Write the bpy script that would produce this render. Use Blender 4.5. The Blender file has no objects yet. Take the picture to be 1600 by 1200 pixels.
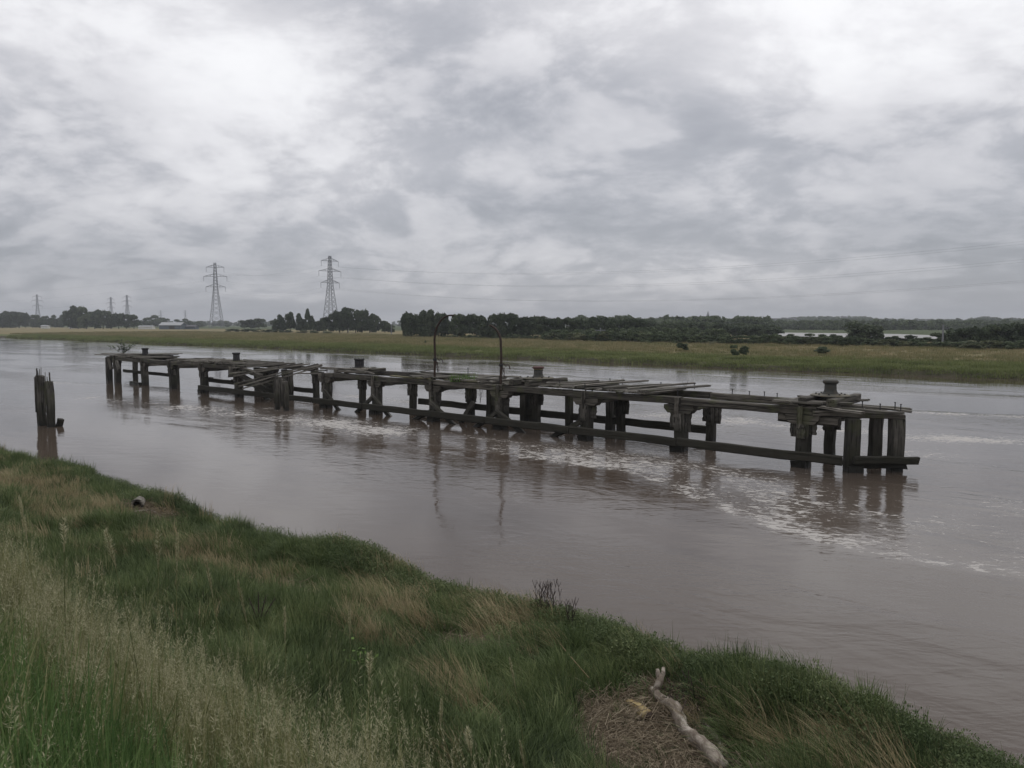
import bpy, bmesh, math, random
import numpy as np
from mathutils import Vector, Matrix, Euler

random.seed(7)
RNG = np.random.default_rng(7)
scene = bpy.context.scene
COL = scene.collection

# ------------------------------------------------------------------ camera
F = 1200.0           # focal length in pixels of a 1600 wide frame
CAM_H = 4.8          # metres above the water
HORIZON = 505.0
cam_data = bpy.data.cameras.new("camera")
cam_data.sensor_width = 36.0
cam_data.lens = 27.0
cam_data.clip_start = 0.05
cam_data.clip_end = 12000.0
cam_data.dof.use_dof = True
cam_data.dof.focus_distance = 30.0
cam_data.dof.aperture_fstop = 9.0
cam = bpy.data.objects.new("camera", cam_data)
COL.objects.link(cam)
PITCH = math.atan((600 - HORIZON) / F)
cam.location = (0, 0, CAM_H)
cam.rotation_euler = (math.pi / 2 - PITCH, 0, 0)
scene.camera = cam

scene.render.engine = 'CYCLES'
scene.cycles.use_denoising = True
try:
    scene.cycles.denoiser = 'OPENIMAGEDENOISE'
    scene.cycles.denoising_input_passes = 'RGB_ALBEDO_NORMAL'
except Exception:
    pass
scene.cycles.max_bounces = 6
scene.cycles.diffuse_bounces = 2
scene.cycles.glossy_bounces = 3
scene.cycles.transmission_bounces = 2
scene.cycles.transparent_max_bounces = 4
scene.cycles.volume_bounces = 0
scene.cycles.caustics_reflective = False
scene.cycles.caustics_refractive = False
scene.view_settings.view_transform = 'Standard'
scene.view_settings.look = 'None'
scene.view_settings.gamma = 1.0
scene.view_settings.use_curve_mapping = False
scene.view_settings.exposure = 0.54


# ------------------------------------------------------------------ node helper
class NT:
    def __init__(self, tree):
        self.t = tree
        self.n = tree.nodes
        self.l = tree.links

    def node(self, kind, **kw):
        nd = self.n.new(kind)
        for k, v in kw.items():
            setattr(nd, k, v)
        return nd

    def put(self, sock, val):
        if val is None:
            return
        if isinstance(val, bpy.types.NodeSocket):
            self.l.new(val, sock)
        else:
            sock.default_value = val

    def math(self, op, a, b=None, c=None, clamp=False):
        nd = self.node('ShaderNodeMath', operation=op)
        nd.use_clamp = clamp
        self.put(nd.inputs[0], a)
        self.put(nd.inputs[1], b)
        if c is not None:
            self.put(nd.inputs[2], c)
        return nd.outputs[0]

    def vmath(self, op, a, b=None):
        nd = self.node('ShaderNodeVectorMath', operation=op)
        self.put(nd.inputs[0], a)
        if b is not None:
            self.put(nd.inputs[1], b)
        return nd.outputs[0]

    def noise(self, vec, scale, detail=4.0, rough=0.55, dist=0.0, color=False):
        nd = self.node('ShaderNodeTexNoise')
        self.put(nd.inputs['Vector'], vec)
        nd.inputs['Scale'].default_value = scale
        nd.inputs['Detail'].default_value = detail
        nd.inputs['Roughness'].default_value = rough
        nd.inputs['Distortion'].default_value = dist
        return nd.outputs['Color' if color else 'Fac']

    def ramp(self, fac, stops, interp='LINEAR'):
        nd = self.node('ShaderNodeValToRGB')
        cr = nd.color_ramp
        cr.interpolation = interp
        while len(cr.elements) < len(stops):
            cr.elements.new(0.5)
        for e, (p, c) in zip(cr.elements, stops):
            e.position = p
            if isinstance(c, (int, float)):
                c = (c, c, c)
            e.color = (c[0], c[1], c[2], 1)
        self.put(nd.inputs[0], fac)
        return nd.outputs[0]

    def mix(self, fac, a, b, mode='MIX'):
        nd = self.node('ShaderNodeMix', data_type='RGBA', blend_type=mode)
        self.put(nd.inputs[0], fac)
        for s, v in ((nd.inputs[6], a), (nd.inputs[7], b)):
            if isinstance(v, tuple) and len(v) == 3:
                v = (*v, 1)
            self.put(s, v)
        return nd.outputs[2]

    def mapping(self, vec, scale=(1, 1, 1), rot=(0, 0, 0), loc=(0, 0, 0)):
        nd = self.node('ShaderNodeMapping')
        self.put(nd.inputs[0], vec)
        nd.inputs['Scale'].default_value = scale
        nd.inputs['Rotation'].default_value = rot
        nd.inputs['Location'].default_value = loc
        return nd.outputs[0]

    def step(self, x, lo, hi):
        nd = self.node('ShaderNodeMapRange', interpolation_type='SMOOTHSTEP')
        self.put(nd.inputs[0], x)
        nd.inputs[1].default_value = lo
        nd.inputs[2].default_value = hi
        nd.inputs[3].default_value = 0
        nd.inputs[4].default_value = 1
        return nd.outputs[0]

    def sep(self, v):
        nd = self.node('ShaderNodeSeparateXYZ')
        self.put(nd.inputs[0], v)
        return nd.outputs

    def comb(self, x, y, z):
        nd = self.node('ShaderNodeCombineXYZ')
        self.put(nd.inputs[0], x)
        self.put(nd.inputs[1], y)
        self.put(nd.inputs[2], z)
        return nd.outputs[0]

    def bump(self, h, strength=0.5, dist=0.02):
        nd = self.node('ShaderNodeBump')
        self.put(nd.inputs['Height'], h)
        self.put(nd.inputs['Strength'], strength)
        nd.inputs['Distance'].default_value = dist
        return nd.outputs[0]


# ------------------------------------------------------------------ sky
SUN_EL, SUN_AZ = math.radians(50), math.radians(20)
world = bpy.data.worlds.new("World")
scene.world = world
world.use_nodes = True
world.node_tree.nodes.clear()
W = NT(world.node_tree)
tc = W.node('ShaderNodeTexCoord').outputs['Generated']
dirn = W.vmath('NORMALIZE', tc)
dx, dy, dz = W.sep(dirn)
az = W.math('MULTIPLY', W.math('ARCTAN2', dx, dy), 57.29578)
el = W.math('MULTIPLY', W.math('ARCSINE', dz), 57.29578)
zz = W.math('ADD', W.math('MAXIMUM', dz, 0.0), 0.32)
px_ = W.math('DIVIDE', dx, zz)
py_ = W.math('DIVIDE', dy, zz)
plane = W.comb(px_, py_, 0.0)
warp = W.vmath('SCALE', W.vmath('SUBTRACT', W.noise(plane, 0.9, 3, 0.5, color=True), (0.5, 0.5, 0.5)))
warp.node.inputs['Scale'].default_value = 0.45
pw = W.vmath('ADD', plane, warp)
big = W.noise(pw, 1.6, 4.0, 0.50, 0.0)
mid = W.noise(pw, 4.2, 6.0, 0.58, 0.0)
# billows: folded noise gives rounded lobes
bil = W.math('ABSOLUTE', W.math('SUBTRACT', W.noise(pw, 3.2, 6.0, 0.52, 0.0), 0.5))
bil = W.math('SUBTRACT', 0.14, W.math('MULTIPLY', bil, 1.9))
fine = W.noise(pw, 11.0, 6.0, 0.62, 0.0)
dens = W.math('ADD', W.math('MULTIPLY', W.math('SUBTRACT', big, 0.5), 0.95),
              W.math('MULTIPLY', W.math('SUBTRACT', mid, 0.5), 0.62))
dens = W.math('ADD', dens, W.math('MULTIPLY', bil, -0.60))
dens = W.math('ADD', dens, W.math('MULTIPLY', W.math('SUBTRACT', fine, 0.5), 0.50))
# cloud cells have fairly definite rims
dens = W.math('ADD', W.math('MULTIPLY', dens, 0.42), W.math('MULTIPLY', W.math('SUBTRACT', W.step(dens, -0.16, 0.10), 0.5), 0.10))
# broad banks of cloud (azimuth, elevation, half-width, half-height in degrees; + bright, - dark)
wx, wy, wz = W.sep(W.vmath('SUBTRACT', W.noise(pw, 1.1, 4, 0.55, color=True), (0.5, 0.5, 0.5)))
waz = W.math('ADD', az, W.math('MULTIPLY', wx, 26.0))
wel = W.math('ADD', el, W.math('MULTIPLY', W.math('MULTIPLY', wy, W.math('ADD', W.math('MULTIPLY', el, 0.05), 0.15)), 11.0))
BLOBS = [(-18.8, 16.8, 11.0, 3.6, 1.0), (25.8, 19.5, 15.7, 3.6, 1.0), (-28.5, 14.9, 4.8, 3.8, -0.8),
         (2.0, 15.6, 11.0, 3.6, -1.2), (-7.3, 20.3, 7.5, 3.6, -0.9), (2.4, 8.1, 9.0, 1.7, -0.6),
         (-16.9, 9.5, 8.1, 1.7, 0.5), (17.3, 9.1, 5.7, 1.4, 0.3), (21.8, 11.7, 8.6, 2.6, -0.5),
         (30.0, 5.5, 10.5, 2.9, -0.7), (-28.2, 3.9, 12.4, 2.1, -0.6), (16.1, 4.1, 9.5, 0.9, 0.6),
         (-9.4, 2.6, 12.4, 0.7, 0.5), (-30.8, 18.1, 5.7, 1.9, 0.4)]
acc = None
for (a0, e0, ra, re, amp) in BLOBS:
    ax = W.math('MULTIPLY', W.math('SUBTRACT', waz, a0), 1.0 / ra)
    ex = W.math('MULTIPLY', W.math('SUBTRACT', wel, e0), 1.0 / re)
    r2 = W.math('ADD', W.math('MULTIPLY', ax, ax), W.math('MULTIPLY', ex, ex))
    g = W.math('MULTIPLY', W.math('EXPONENT', W.math('MULTIPLY', r2, -0.7)), amp)
    acc = g if acc is None else W.math('ADD', acc, g)
lum = W.math('ADD', W.math('MULTIPLY', dens, 1.0), W.math('MULTIPLY', acc, 0.205))
# the cloud deck is thicker to look through towards the horizon
lift = W.math('MULTIPLY', W.step(el, 1.0, 21.0), 0.29)
lum = W.math('ADD', W.math('ADD', lum, lift), 0.425)
cloud = W.ramp(lum, [(0.0, (0.20, 0.21, 0.235)), (0.25, (0.30, 0.312, 0.345)), (0.45, (0.415, 0.42, 0.455)),
                     (0.62, (0.58, 0.575, 0.60)), (0.80, (0.76, 0.755, 0.775)), (1.0, (0.89, 0.89, 0.90))], 'B_SPLINE')
sky = W.node('ShaderNodeTexSky')
sky.sky_type = 'NISHITA'
sky.sun_disc = False
sky.sun_elevation = SUN_EL
sky.sun_rotation = SUN_AZ
bg1 = W.node('ShaderNodeBackground')
W.l.new(sky.outputs[0], bg1.inputs[0])
bg1.inputs[1].default_value = 0.06
bg2 = W.node('ShaderNodeBackground')
W.l.new(cloud, bg2.inputs[0])
bg2.inputs[1].default_value = 0.84
mixs = W.node('ShaderNodeMixShader')
mixs.inputs[0].default_value = 0.93
W.l.new(bg1.outputs[0], mixs.inputs[1])
W.l.new(bg2.outputs[0], mixs.inputs[2])
wout = W.node('ShaderNodeOutputWorld')
W.l.new(mixs.outputs[0], wout.inputs[0])
world.cycles.sampling_method = 'MANUAL'
world.cycles.sample_map_resolution = 512

sun_data = bpy.data.lights.new("sun", 'SUN')
sun_data.energy = 0.5
sun_data.angle = math.radians(25)
sun_data.color = (1.0, 0.96, 0.9)
sun = bpy.data.objects.new("sun", sun_data)
sun.rotation_euler = (math.pi / 2 - SUN_EL, 0, math.pi - SUN_AZ)
sun.location = (0, 0, 60)
COL.objects.link(sun)


# ------------------------------------------------------------------ object helpers
def tag(o, label=None, cat=None, group=None, kind=None):
    if label:
        o['label'] = label
    if cat:
        o['category'] = cat
    if group:
        o['group'] = group
    if kind:
        o['kind'] = kind
    return o


def empty(name, loc=(0, 0, 0), rz=0.0):
    o = bpy.data.objects.new(name, None)
    o.location = loc
    o.rotation_euler = (0, 0, rz)
    o.empty_display_size = 0.2
    COL.objects.link(o)
    return o


def obj(name, me, mat=None, parent=None, link=True):
    o = bpy.data.objects.new(name, me)
    if mat is not None and len(me.materials) == 0:
        me.materials.append(mat)
    if parent:
        o.parent = parent
    if link:
        COL.objects.link(o)
    return o


def mesh(name, verts, faces, mat=None, smooth=False):
    me = bpy.data.meshes.new(name)
    me.from_pydata([tuple(map(float, v)) for v in verts], [], [tuple(map(int, f)) for f in faces])
    if mat is not None:
        me.materials.append(mat)
    if smooth:
        me.polygons.foreach_set('use_smooth', [True] * len(me.polygons))
    me.update()
    return me


def quads_mesh(name, V, Q, mat, smooth=False):
    """fast mesh from numpy verts (n,3) and faces (m,k)."""
    me = bpy.data.meshes.new(name)
    V = np.asarray(V, dtype=np.float32)
    Q = np.asarray(Q, dtype=np.int32)
    k = Q.shape[1]
    me.vertices.add(len(V))
    me.vertices.foreach_set('co', V.ravel())
    me.loops.add(Q.size)
    me.loops.foreach_set('vertex_index', Q.ravel())
    me.polygons.add(len(Q))
    me.polygons.foreach_set('loop_start', np.arange(0, Q.size, k, dtype=np.int32))
    me.polygons.foreach_set('loop_total', np.full(len(Q), k, dtype=np.int32))
    if smooth:
        me.polygons.foreach_set('use_smooth', np.ones(len(Q), dtype=bool))
    me.materials.append(mat)
    me.update(calc_edges=True)
    me.validate()
    return me


class MB:
    """collects simple shapes into one mesh."""

    def __init__(self):
        self.v, self.f = [], []

    def add(self, vs, fs):
        o = len(self.v)
        self.v += [tuple(v) for v in vs]
        self.f += [tuple(i + o for i in f) for f in fs]

    def box(self, c, s, M=None):
        vs = []
        for z in (-.5, .5):
            for x, y in ((-.5, -.5), (.5, -.5), (.5, .5), (-.5, .5)):
                p = Vector((x * s[0], y * s[1], z * s[2]))
                if M:
                    p = M @ p
                vs.append(p + Vector(c))
        self.add(vs, [(3, 2, 1, 0), (4, 5, 6, 7), (0, 1, 5, 4), (1, 2, 6, 5), (2, 3, 7, 6), (3, 0, 4, 7)])

    def bar(self, a, b, w, h=None, n=4):
        """prism from a to b, n sided, width w."""
        a, b = Vector(a), Vector(b)
        d = (b - a)
        if d.length < 1e-6:
            return
        d.normalize()
        up = Vector((0, 0, 1)) if abs(d.z) < 0.95 else Vector((1, 0, 0))
        x = d.cross(up).normalized()
        y = x.cross(d).normalized()
        h = h or w
        vs = []
        for p in (a, b):
            for k in range(n):
                t = 2 * math.pi * (k + .5) / n
                m = 1 / math.cos(math.pi / n) * .5
                vs.append(p + x * math.cos(t) * w * m + y * math.sin(t) * h * m)
        fs = [(k, (k + 1) % n, n + (k + 1) % n, n + k) for k in range(n)]
        fs += [tuple(range(n - 1, -1, -1)), tuple(range(n, 2 * n))]
        self.add(vs, fs)

    def tube(self, pts, radii, n=8, jitter=0.0, rng=None):
        pts = [Vector(p) for p in pts]
        rings = []
        prevx = None
        for i, p in enumerate(pts):
            d = (pts[min(i + 1, len(pts) - 1)] - pts[max(i - 1, 0)])
            d.normalize()
            if prevx is None:
                up = Vector((0, 0, 1)) if abs(d.z) < 0.9 else Vector((1, 0, 0))
                x = d.cross(up).normalized()
            else:
                x = (prevx - d * prevx.dot(d)).normalized()
            prevx = x
            y = d.cross(x)
            r = radii[i] if hasattr(radii, '__len__') else radii
            ring = []
            for k in range(n):
                t = 2 * math.pi * k / n
                rr = r * (1 + (rng.uniform(-jitter, jitter) if rng else 0))
                ring.append(p + x * math.cos(t) * rr + y * math.sin(t) * rr)
            rings.append(ring)
        vs = [v for r in rings for v in r]
        fs = []
        for i in range(len(rings) - 1):
            for k in range(n):
                fs.append((i * n + k, i * n + (k + 1) % n, (i + 1) * n + (k + 1) % n, (i + 1) * n + k))
        fs.append(tuple(range(n - 1, -1, -1)))
        fs.append(tuple(range(len(vs) - n, len(vs))))
        self.add(vs, fs)

    def lathe(self, prof, n=20, c=(0, 0, 0)):
        vs = []
        for r, z in prof:
            for k in range(n):
                t = 2 * math.pi * k / n
                vs.append((c[0] + r * math.cos(t), c[1] + r * math.sin(t), c[2] + z))
        fs = []
        for i in range(len(prof) - 1):
            for k in range(n):
                fs.append((i * n + k, i * n + (k + 1) % n, (i + 1) * n + (k + 1) % n, (i + 1) * n + k))
        fs.append(tuple(range(n - 1, -1, -1)))
        fs.append(tuple(range(len(vs) - n, len(vs))))
        self.add(vs, fs)

    def mesh(self, name, mat, smooth=False):
        return mesh(name, self.v, self.f, mat, smooth)

    def build(self, name, mat, parent=None, smooth=False):
        return obj(name, self.mesh(name, mat, smooth), None, parent)


def at(px, py, z):
    """world point at height z seen at pixel (px, py)."""
    a = (px - 800) / F
    b = (600 - py) / F
    d = Vector((a, math.cos(PITCH) + b * math.sin(PITCH), -math.sin(PITCH) + b * math.cos(PITCH)))
    t = (z - CAM_H) / d.z
    return Vector((d.x * t, d.y * t, z))


def bearing(px, D):
    """point at forward distance D in the direction of column px."""
    return Vector(((px - 800) / F * D, D, 0))


# ------------------------------------------------------------------ value noise (numpy)
_perm = np.random.default_rng(3).random((256, 256))


def vnoise(x, y):
    x = np.asarray(x, float)
    y = np.asarray(y, float)
    xi, yi = np.floor(x).astype(int), np.floor(y).astype(int)
    fx, fy = x - xi, y - yi
    fx, fy = fx * fx * (3 - 2 * fx), fy * fy * (3 - 2 * fy)
    g = lambda a, b: _perm[a & 255, b & 255]
    return ((g(xi, yi) * (1 - fx) + g(xi + 1, yi) * fx) * (1 - fy)
            + (g(xi, yi + 1) * (1 - fx) + g(xi + 1, yi + 1) * fx) * fy)


def fbm(x, y, o=4):
    s, a, t = 0, 1, 0
    for i in range(o):
        s = s + a * vnoise(x * 2 ** i + 17 * i, y * 2 ** i + 31 * i)
        t += a
        a *= .5
    return s / t


def sstep(x, a, b):
    t = np.clip((x - a) / (b - a), 0, 1)
    return t * t * (3 - 2 * t)


# ------------------------------------------------------------------ materials
def new_mat(name, rough=0.9, spec=0.3):
    m = bpy.data.materials.new(name)
    m.use_nodes = True
    N = NT(m.node_tree)
    b = m.node_tree.nodes['Principled BSDF']
    b.inputs['Roughness'].default_value = rough
    b.inputs['Specular IOR Level'].default_value = spec
    return m, N, b


def wood_mat(name, c_dark, c_light, tide=True, moss=0.3):
    m, N, b = new_mat(name, 0.88, 0.25)
    oc = N.node('ShaderNodeTexCoord').outputs['Object']
    info = N.node('ShaderNodeObjectInfo').outputs['Random']
    off = N.math('MULTIPLY', info, 37.0)
    v = N.vmath('ADD', oc, N.comb(off, off, off))
    g1 = N.noise(N.mapping(v, (1.2, 22, 22)), 1.0, 6, 0.65, 0.4)
    g2 = N.noise(N.mapping(v, (0.8, 2.5, 2.5)), 1.3, 4, 0.6)
    cracks = N.ramp(N.noise(N.mapping(v, (0.5, 22, 22)), 1.0, 3, 0.5, 0.6), [(0.38, 0.0), (0.46, 1.0)])
    col = N.ramp(g1, [(0.3, c_dark), (0.72, c_light)])
    col = N.mix(N.math('MULTIPLY', N.step(g2, 0.4, 0.7), 0.6), col, tuple(0.45 * c for c in c_dark))
    # each timber weathered a little differently
    vary = N.math('ADD', N.math('MULTIPLY', info, 0.7), 0.62)
    col = N.mix(1.0, col, N.comb(vary, vary, vary), 'MULTIPLY')
    col = N.mix(N.math('SUBTRACT', 1.0, cracks), col, tuple(0.28 * c for c in c_dark))
    geo = N.node('ShaderNodeNewGeometry')
    pos = geo.outputs['Position']
    pz = N.sep(pos)[2]
    nz = N.sep(geo.outputs['True Normal'])[2]
    blot = N.noise(pos, 3.0, 4, 0.6)
    if moss:
        mf = N.math('MULTIPLY', N.step(N.noise(pos, 1.6, 4, 0.6), 0.52, 0.68), moss)
        col = N.mix(mf, col, (0.075, 0.085, 0.035))
    if tide:
        # wet, silted and weedy band that the tide leaves
        h = N.math('ADD', pz, N.math('MULTIPLY', N.math('SUBTRACT', blot, 0.5), 0.7))
        silt = N.math('SUBTRACT', 1.0, N.step(h, 0.55, 1.15))
        col = N.mix(N.math('MULTIPLY', silt, 0.72), col, (0.030, 0.029, 0.021))
        wet = N.math('SUBTRACT', 1.0, N.step(h, 0.05, 0.35))
        col = N.mix(N.math('MULTIPLY', wet, 0.75), col, (0.012, 0.012, 0.010))
        N.put(b.inputs['Roughness'], N.math('SUBTRACT', 0.9, N.math('MULTIPLY', wet, 0.45)))
    N.put(b.inputs['Base Color'], col)
    hgt = N.math('ADD', N.math('MULTIPLY', cracks, 0.6), N.math('MULTIPLY', g1, 0.5))
    N.put(b.inputs['Normal'], N.bump(hgt, 0.9, 0.015))
    return m


M = {}
M['pile'] = wood_mat('pile_wood', (0.050, 0.046, 0.039), (0.165, 0.153, 0.135), True, 0.35)
M['beam'] = wood_mat('beam_wood', (0.062, 0.056, 0.046), (0.165, 0.150, 0.128), True, 0.5)
M['low'] = wood_mat('low_beam_wood', (0.034, 0.030, 0.026), (0.085, 0.076, 0.066), True, 0.2)
M['plank'] = wood_mat('plank_wood', (0.105, 0.095, 0.080), (0.285, 0.265, 0.232), False, 0.35)
M['mooss'] = wood_mat('mossy_wood', (0.085, 0.078, 0.045), (0.20, 0.185, 0.11), False, 0.9)


def iron_mat(name, col, rust, amount=0.5):
    m, N, b = new_mat(name, 0.75, 0.3)
    oc = N.node('ShaderNodeTexCoord').outputs['Object']
    n1 = N.noise(oc, 5.0, 6, 0.65)
    n2 = N.noise(N.mapping(oc, (14, 14, 2.5)), 1.0, 5, 0.6)
    c = N.mix(N.step(n1, 0.62 - amount * .35, 0.72), col, rust)
    c = N.mix(N.math('MULTIPLY', N.step(n2, 0.5, 0.8), 0.6), c, tuple(.5 * x for x in col))
    N.put(b.inputs['Base Color'], c)
    N.put(b.inputs['Normal'], N.bump(N.math('ADD', n1, n2), 0.5, 0.012))
    return m


M['iron'] = iron_mat('old_iron', (0.052, 0.053, 0.047), (0.075, 0.060, 0.045), 0.4)
M['iron_dark'] = iron_mat('dark_iron', (0.030, 0.030, 0.032), (0.05, 0.036, 0.03), 0.3)
M['iron_red'] = iron_mat('red_iron', (0.095, 0.048, 0.044), (0.06, 0.038, 0.033), 0.4)
M['band'] = iron_mat('yellow_band', (0.42, 0.36, 0.14), (0.3, 0.25, 0.12), 0.2)
M['plate'] = iron_mat('plate_iron', (0.10, 0.095, 0.078), (0.13, 0.105, 0.055), 0.5)
M['pole'] = iron_mat('pole_rust', (0.040, 0.027, 0.021), (0.062, 0.036, 0.024), 0.5)
M['steel'] = iron_mat('galvanised_steel', (0.19, 0.195, 0.21), (0.22, 0.225, 0.235), 0.3)


def foliage_mat(name, stops, rnd=0.5, patch=None, rough=0.75, trans=0.25, patch_scale=0.6):
    """leaf colour from per-instance random, large patches and height inside the plant."""
    m, N, b = new_mat(name, rough, 0.25)
    info = N.node('ShaderNodeObjectInfo').outputs['Random']
    pos = N.node('ShaderNodeNewGeometry').outputs['Position']
    att = N.node('ShaderNodeAttribute', attribute_name='shade').outputs['Fac']
    n1 = N.noise(pos, patch_scale, 4, 0.6)
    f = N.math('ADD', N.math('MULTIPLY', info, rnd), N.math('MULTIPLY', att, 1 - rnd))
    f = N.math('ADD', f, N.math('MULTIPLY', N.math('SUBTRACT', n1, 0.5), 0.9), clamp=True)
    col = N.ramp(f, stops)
    if patch:
        n2 = N.noise(pos, patch[1], 3, 0.5)
        col = N.mix(N.math('MULTIPLY', N.step(n2, patch[2], patch[2] + .12), patch[3]), col, patch[0])
    N.put(b.inputs['Base Color'], col)
    tr = N.node('ShaderNodeBsdfTranslucent')
    N.put(tr.inputs[0], col)
    mx = N.node('ShaderNodeMixShader')
    mx.inputs[0].default_value = trans
    out = m.node_tree.nodes['Material Output']
    N.l.new(b.outputs[0], mx.inputs[1])
    N.l.new(tr.outputs[0], mx.inputs[2])
    N.l.new(mx.outputs[0], out.inputs[0])
    return m


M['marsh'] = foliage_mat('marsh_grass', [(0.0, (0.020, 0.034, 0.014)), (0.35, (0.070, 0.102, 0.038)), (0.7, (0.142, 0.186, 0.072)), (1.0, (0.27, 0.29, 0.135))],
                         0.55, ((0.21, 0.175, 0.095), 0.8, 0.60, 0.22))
M['straw'] = foliage_mat('straw_grass', [(0.0, (0.138, 0.109, 0.052)), (0.5, (0.276, 0.224, 0.121)), (1.0, (0.414, 0.356, 0.218))], 0.4)
M['tall'] = foliage_mat('tall_grass', [(0.0, (0.10, 0.12, 0.045)), (0.5, (0.23, 0.235, 0.105)), (1.0, (0.40, 0.37, 0.20))], 0.5)
M['seed'] = foliage_mat('seed_heads', [(0.0, (0.20, 0.19, 0.105)), (0.5, (0.33, 0.315, 0.19)), (1.0, (0.50, 0.475, 0.31))], 0.5)
M['near'] = foliage_mat('lush_grass', [(0.0, (0.050, 0.100, 0.030)), (0.5, (0.115, 0.190, 0.058)), (1.0, (0.20, 0.27, 0.10))], 0.5)
M['purslane'] = foliage_mat('purslane', [(0.0, (0.046, 0.071, 0.030)), (0.5, (0.092, 0.129, 0.052)), (1.0, (0.172, 0.201, 0.092))], 0.4)
M['litter'] = foliage_mat('dead_reed_litter', [(0.0, (0.08, 0.06, 0.038)), (0.5, (0.18, 0.142, 0.095)), (1.0, (0.34, 0.285, 0.20))], 0.5, trans=0.0)
M['twig'] = foliage_mat('dead_twigs', [(0.0, (0.035, 0.024, 0.022)), (1.0, (0.085, 0.062, 0.055))], 0.5, trans=0.0)
M['bright_leaf'] = foliage_mat('bright_leaf', [(0.0, (0.08, 0.15, 0.03)), (1.0, (0.18, 0.27, 0.07))], 0.4)
M['tree_a'] = foliage_mat('tree_leaf_dark', [(0.0, (0.030, 0.044, 0.025)), (0.5, (0.055, 0.076, 0.041)), (1.0, (0.098, 0.121, 0.063))], 0.35, patch_scale=0.25)
M['tree_b'] = foliage_mat('tree_leaf_mid', [(0.0, (0.044, 0.063, 0.032)), (0.5, (0.078, 0.106, 0.052)), (1.0, (0.132, 0.161, 0.081))], 0.35, patch_scale=0.25)
M['tree_c'] = foliage_mat('tree_leaf_pale', [(0.0, (0.05, 0.06, 0.03)), (0.5, (0.09, 0.105, 0.05)), (1.0, (0.16, 0.17, 0.09))], 0.35, patch_scale=0.25)
M['blossom'] = foliage_mat('cream_blossom', [(0.0, (0.10, 0.12, 0.06)), (0.5, (0.2, 0.21, 0.13)), (1.0, (0.38, 0.38, 0.28))], 0.3, patch_scale=0.3)
M['field'] = foliage_mat('field_grass', [(0.0, (0.110, 0.132, 0.050)), (0.5, (0.220, 0.198, 0.099)), (1.0, (0.363, 0.286, 0.176))], 0.5, patch_scale=0.05)
M['far_green'] = foliage_mat('far_bank_grass', [(0.0, (0.090, 0.115, 0.040)), (0.5, (0.165, 0.195, 0.070)), (1.0, (0.27, 0.28, 0.12))], 0.5, patch_scale=0.12)
M['bark'] = iron_mat('bark', (0.05, 0.042, 0.033), (0.035, 0.03, 0.024), 0.4)


def plain(name, col, rough=0.85, spec=0.3, var=0.25, scale=1.5):
    m, N, b = new_mat(name, rough, spec)
    oc = N.node('ShaderNodeTexCoord').outputs['Object']
    n = N.noise(oc, scale, 5, 0.6)
    k = N.math('ADD', N.math('MULTIPLY', n, 2 * var), 1 - var)
    N.put(b.inputs['Base Color'], N.mix(1.0, col, N.comb(k, k, k), 'MULTIPLY'))
    return m


M['shed_wall'] = plain('shed_wall', (0.10, 0.12, 0.14))
M['shed_roof'] = plain('shed_roof', (0.36, 0.37, 0.38))
M['white'] = plain('white_render', (0.62, 0.62, 0.60))
M['brick'] = plain('dark_brick', (0.055, 0.048, 0.045))
M['roof'] = plain('slate', (0.11, 0.11, 0.12))
M['cable'] = plain('cable', (0.10, 0.10, 0.11))

# driftwood: pale bleached with brown bark patches
m, N, b = new_mat('driftwood', 0.85, 0.2)
oc = N.node('ShaderNodeNewGeometry').outputs['Position']
n1 = N.noise(N.mapping(oc, (9, 5, 9)), 1.0, 6, 0.7, 0.8)
n2 = N.noise(N.mapping(oc, (60, 22, 60), (0, 0, .5)), 1.0, 4, 0.65, 0.6)
c = N.ramp(n1, [(0.28, (0.10, 0.075, 0.058)), (0.44, (0.18, 0.15, 0.12)), (0.56, (0.32, 0.28, 0.235)), (0.72, (0.50, 0.46, 0.40))])
c = N.mix(N.math('MULTIPLY', N.step(n2, 0.5, 0.75), 0.5), c, (0.13, 0.10, 0.075))
N.put(b.inputs['Base Color'], c)
N.put(b.inputs['Normal'], N.bump(N.math('ADD', n1, N.math('MULTIPLY', n2, .5)), 0.8, 0.012))
M['drift'] = m
m, N, b = new_mat('yellow_wood', 0.8, 0.2)
oc = N.node('ShaderNodeTexCoord').outputs['Object']
n1 = N.noise(oc, 9.0, 5, 0.6)
c = N.ramp(n1, [(0.35, (0.22, 0.15, 0.07)), (0.55, (0.46, 0.36, 0.18)), (0.75, (0.55, 0.46, 0.28))])
N.put(b.inputs['Base Color'], N.mix(N.step(N.sep(oc)[0], 0.10, 0.14), c, (0.05, 0.035, 0.025)))
N.put(b.inputs['Normal'], N.bump(n1, 0.6, 0.01))
M['yellow'] = m

# near bank soil with dead reed litter
m, N, b = new_mat('bank_soil', 0.95, 0.15)
pos = N.node('ShaderNodeNewGeometry').outputs['Position']
n1 = N.noise(pos, 1.1, 5, 0.6)
n2 = N.noise(N.mapping(pos, (18, 6, 10), (0, 0, 0.7)), 1.0, 5, 0.7, 0.8)
c = N.ramp(n2, [(0.3, (0.030, 0.024, 0.018)), (0.5, (0.085, 0.066, 0.048)), (0.72, (0.19, 0.155, 0.115))])
c = N.mix(N.step(n1, 0.42, 0.6), c, (0.030, 0.036, 0.018))
lowz = N.math('SUBTRACT', 1.0, N.step(N.sep(pos)[2], 0.02, 0.22))
c = N.mix(N.math('MULTIPLY', lowz, 0.85), c, (0.055, 0.045, 0.036))
N.put(b.inputs['Base Color'], c)
N.put(b.inputs['Normal'], N.bump(n2, 0.8, 0.03))
M['soil'] = m

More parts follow.
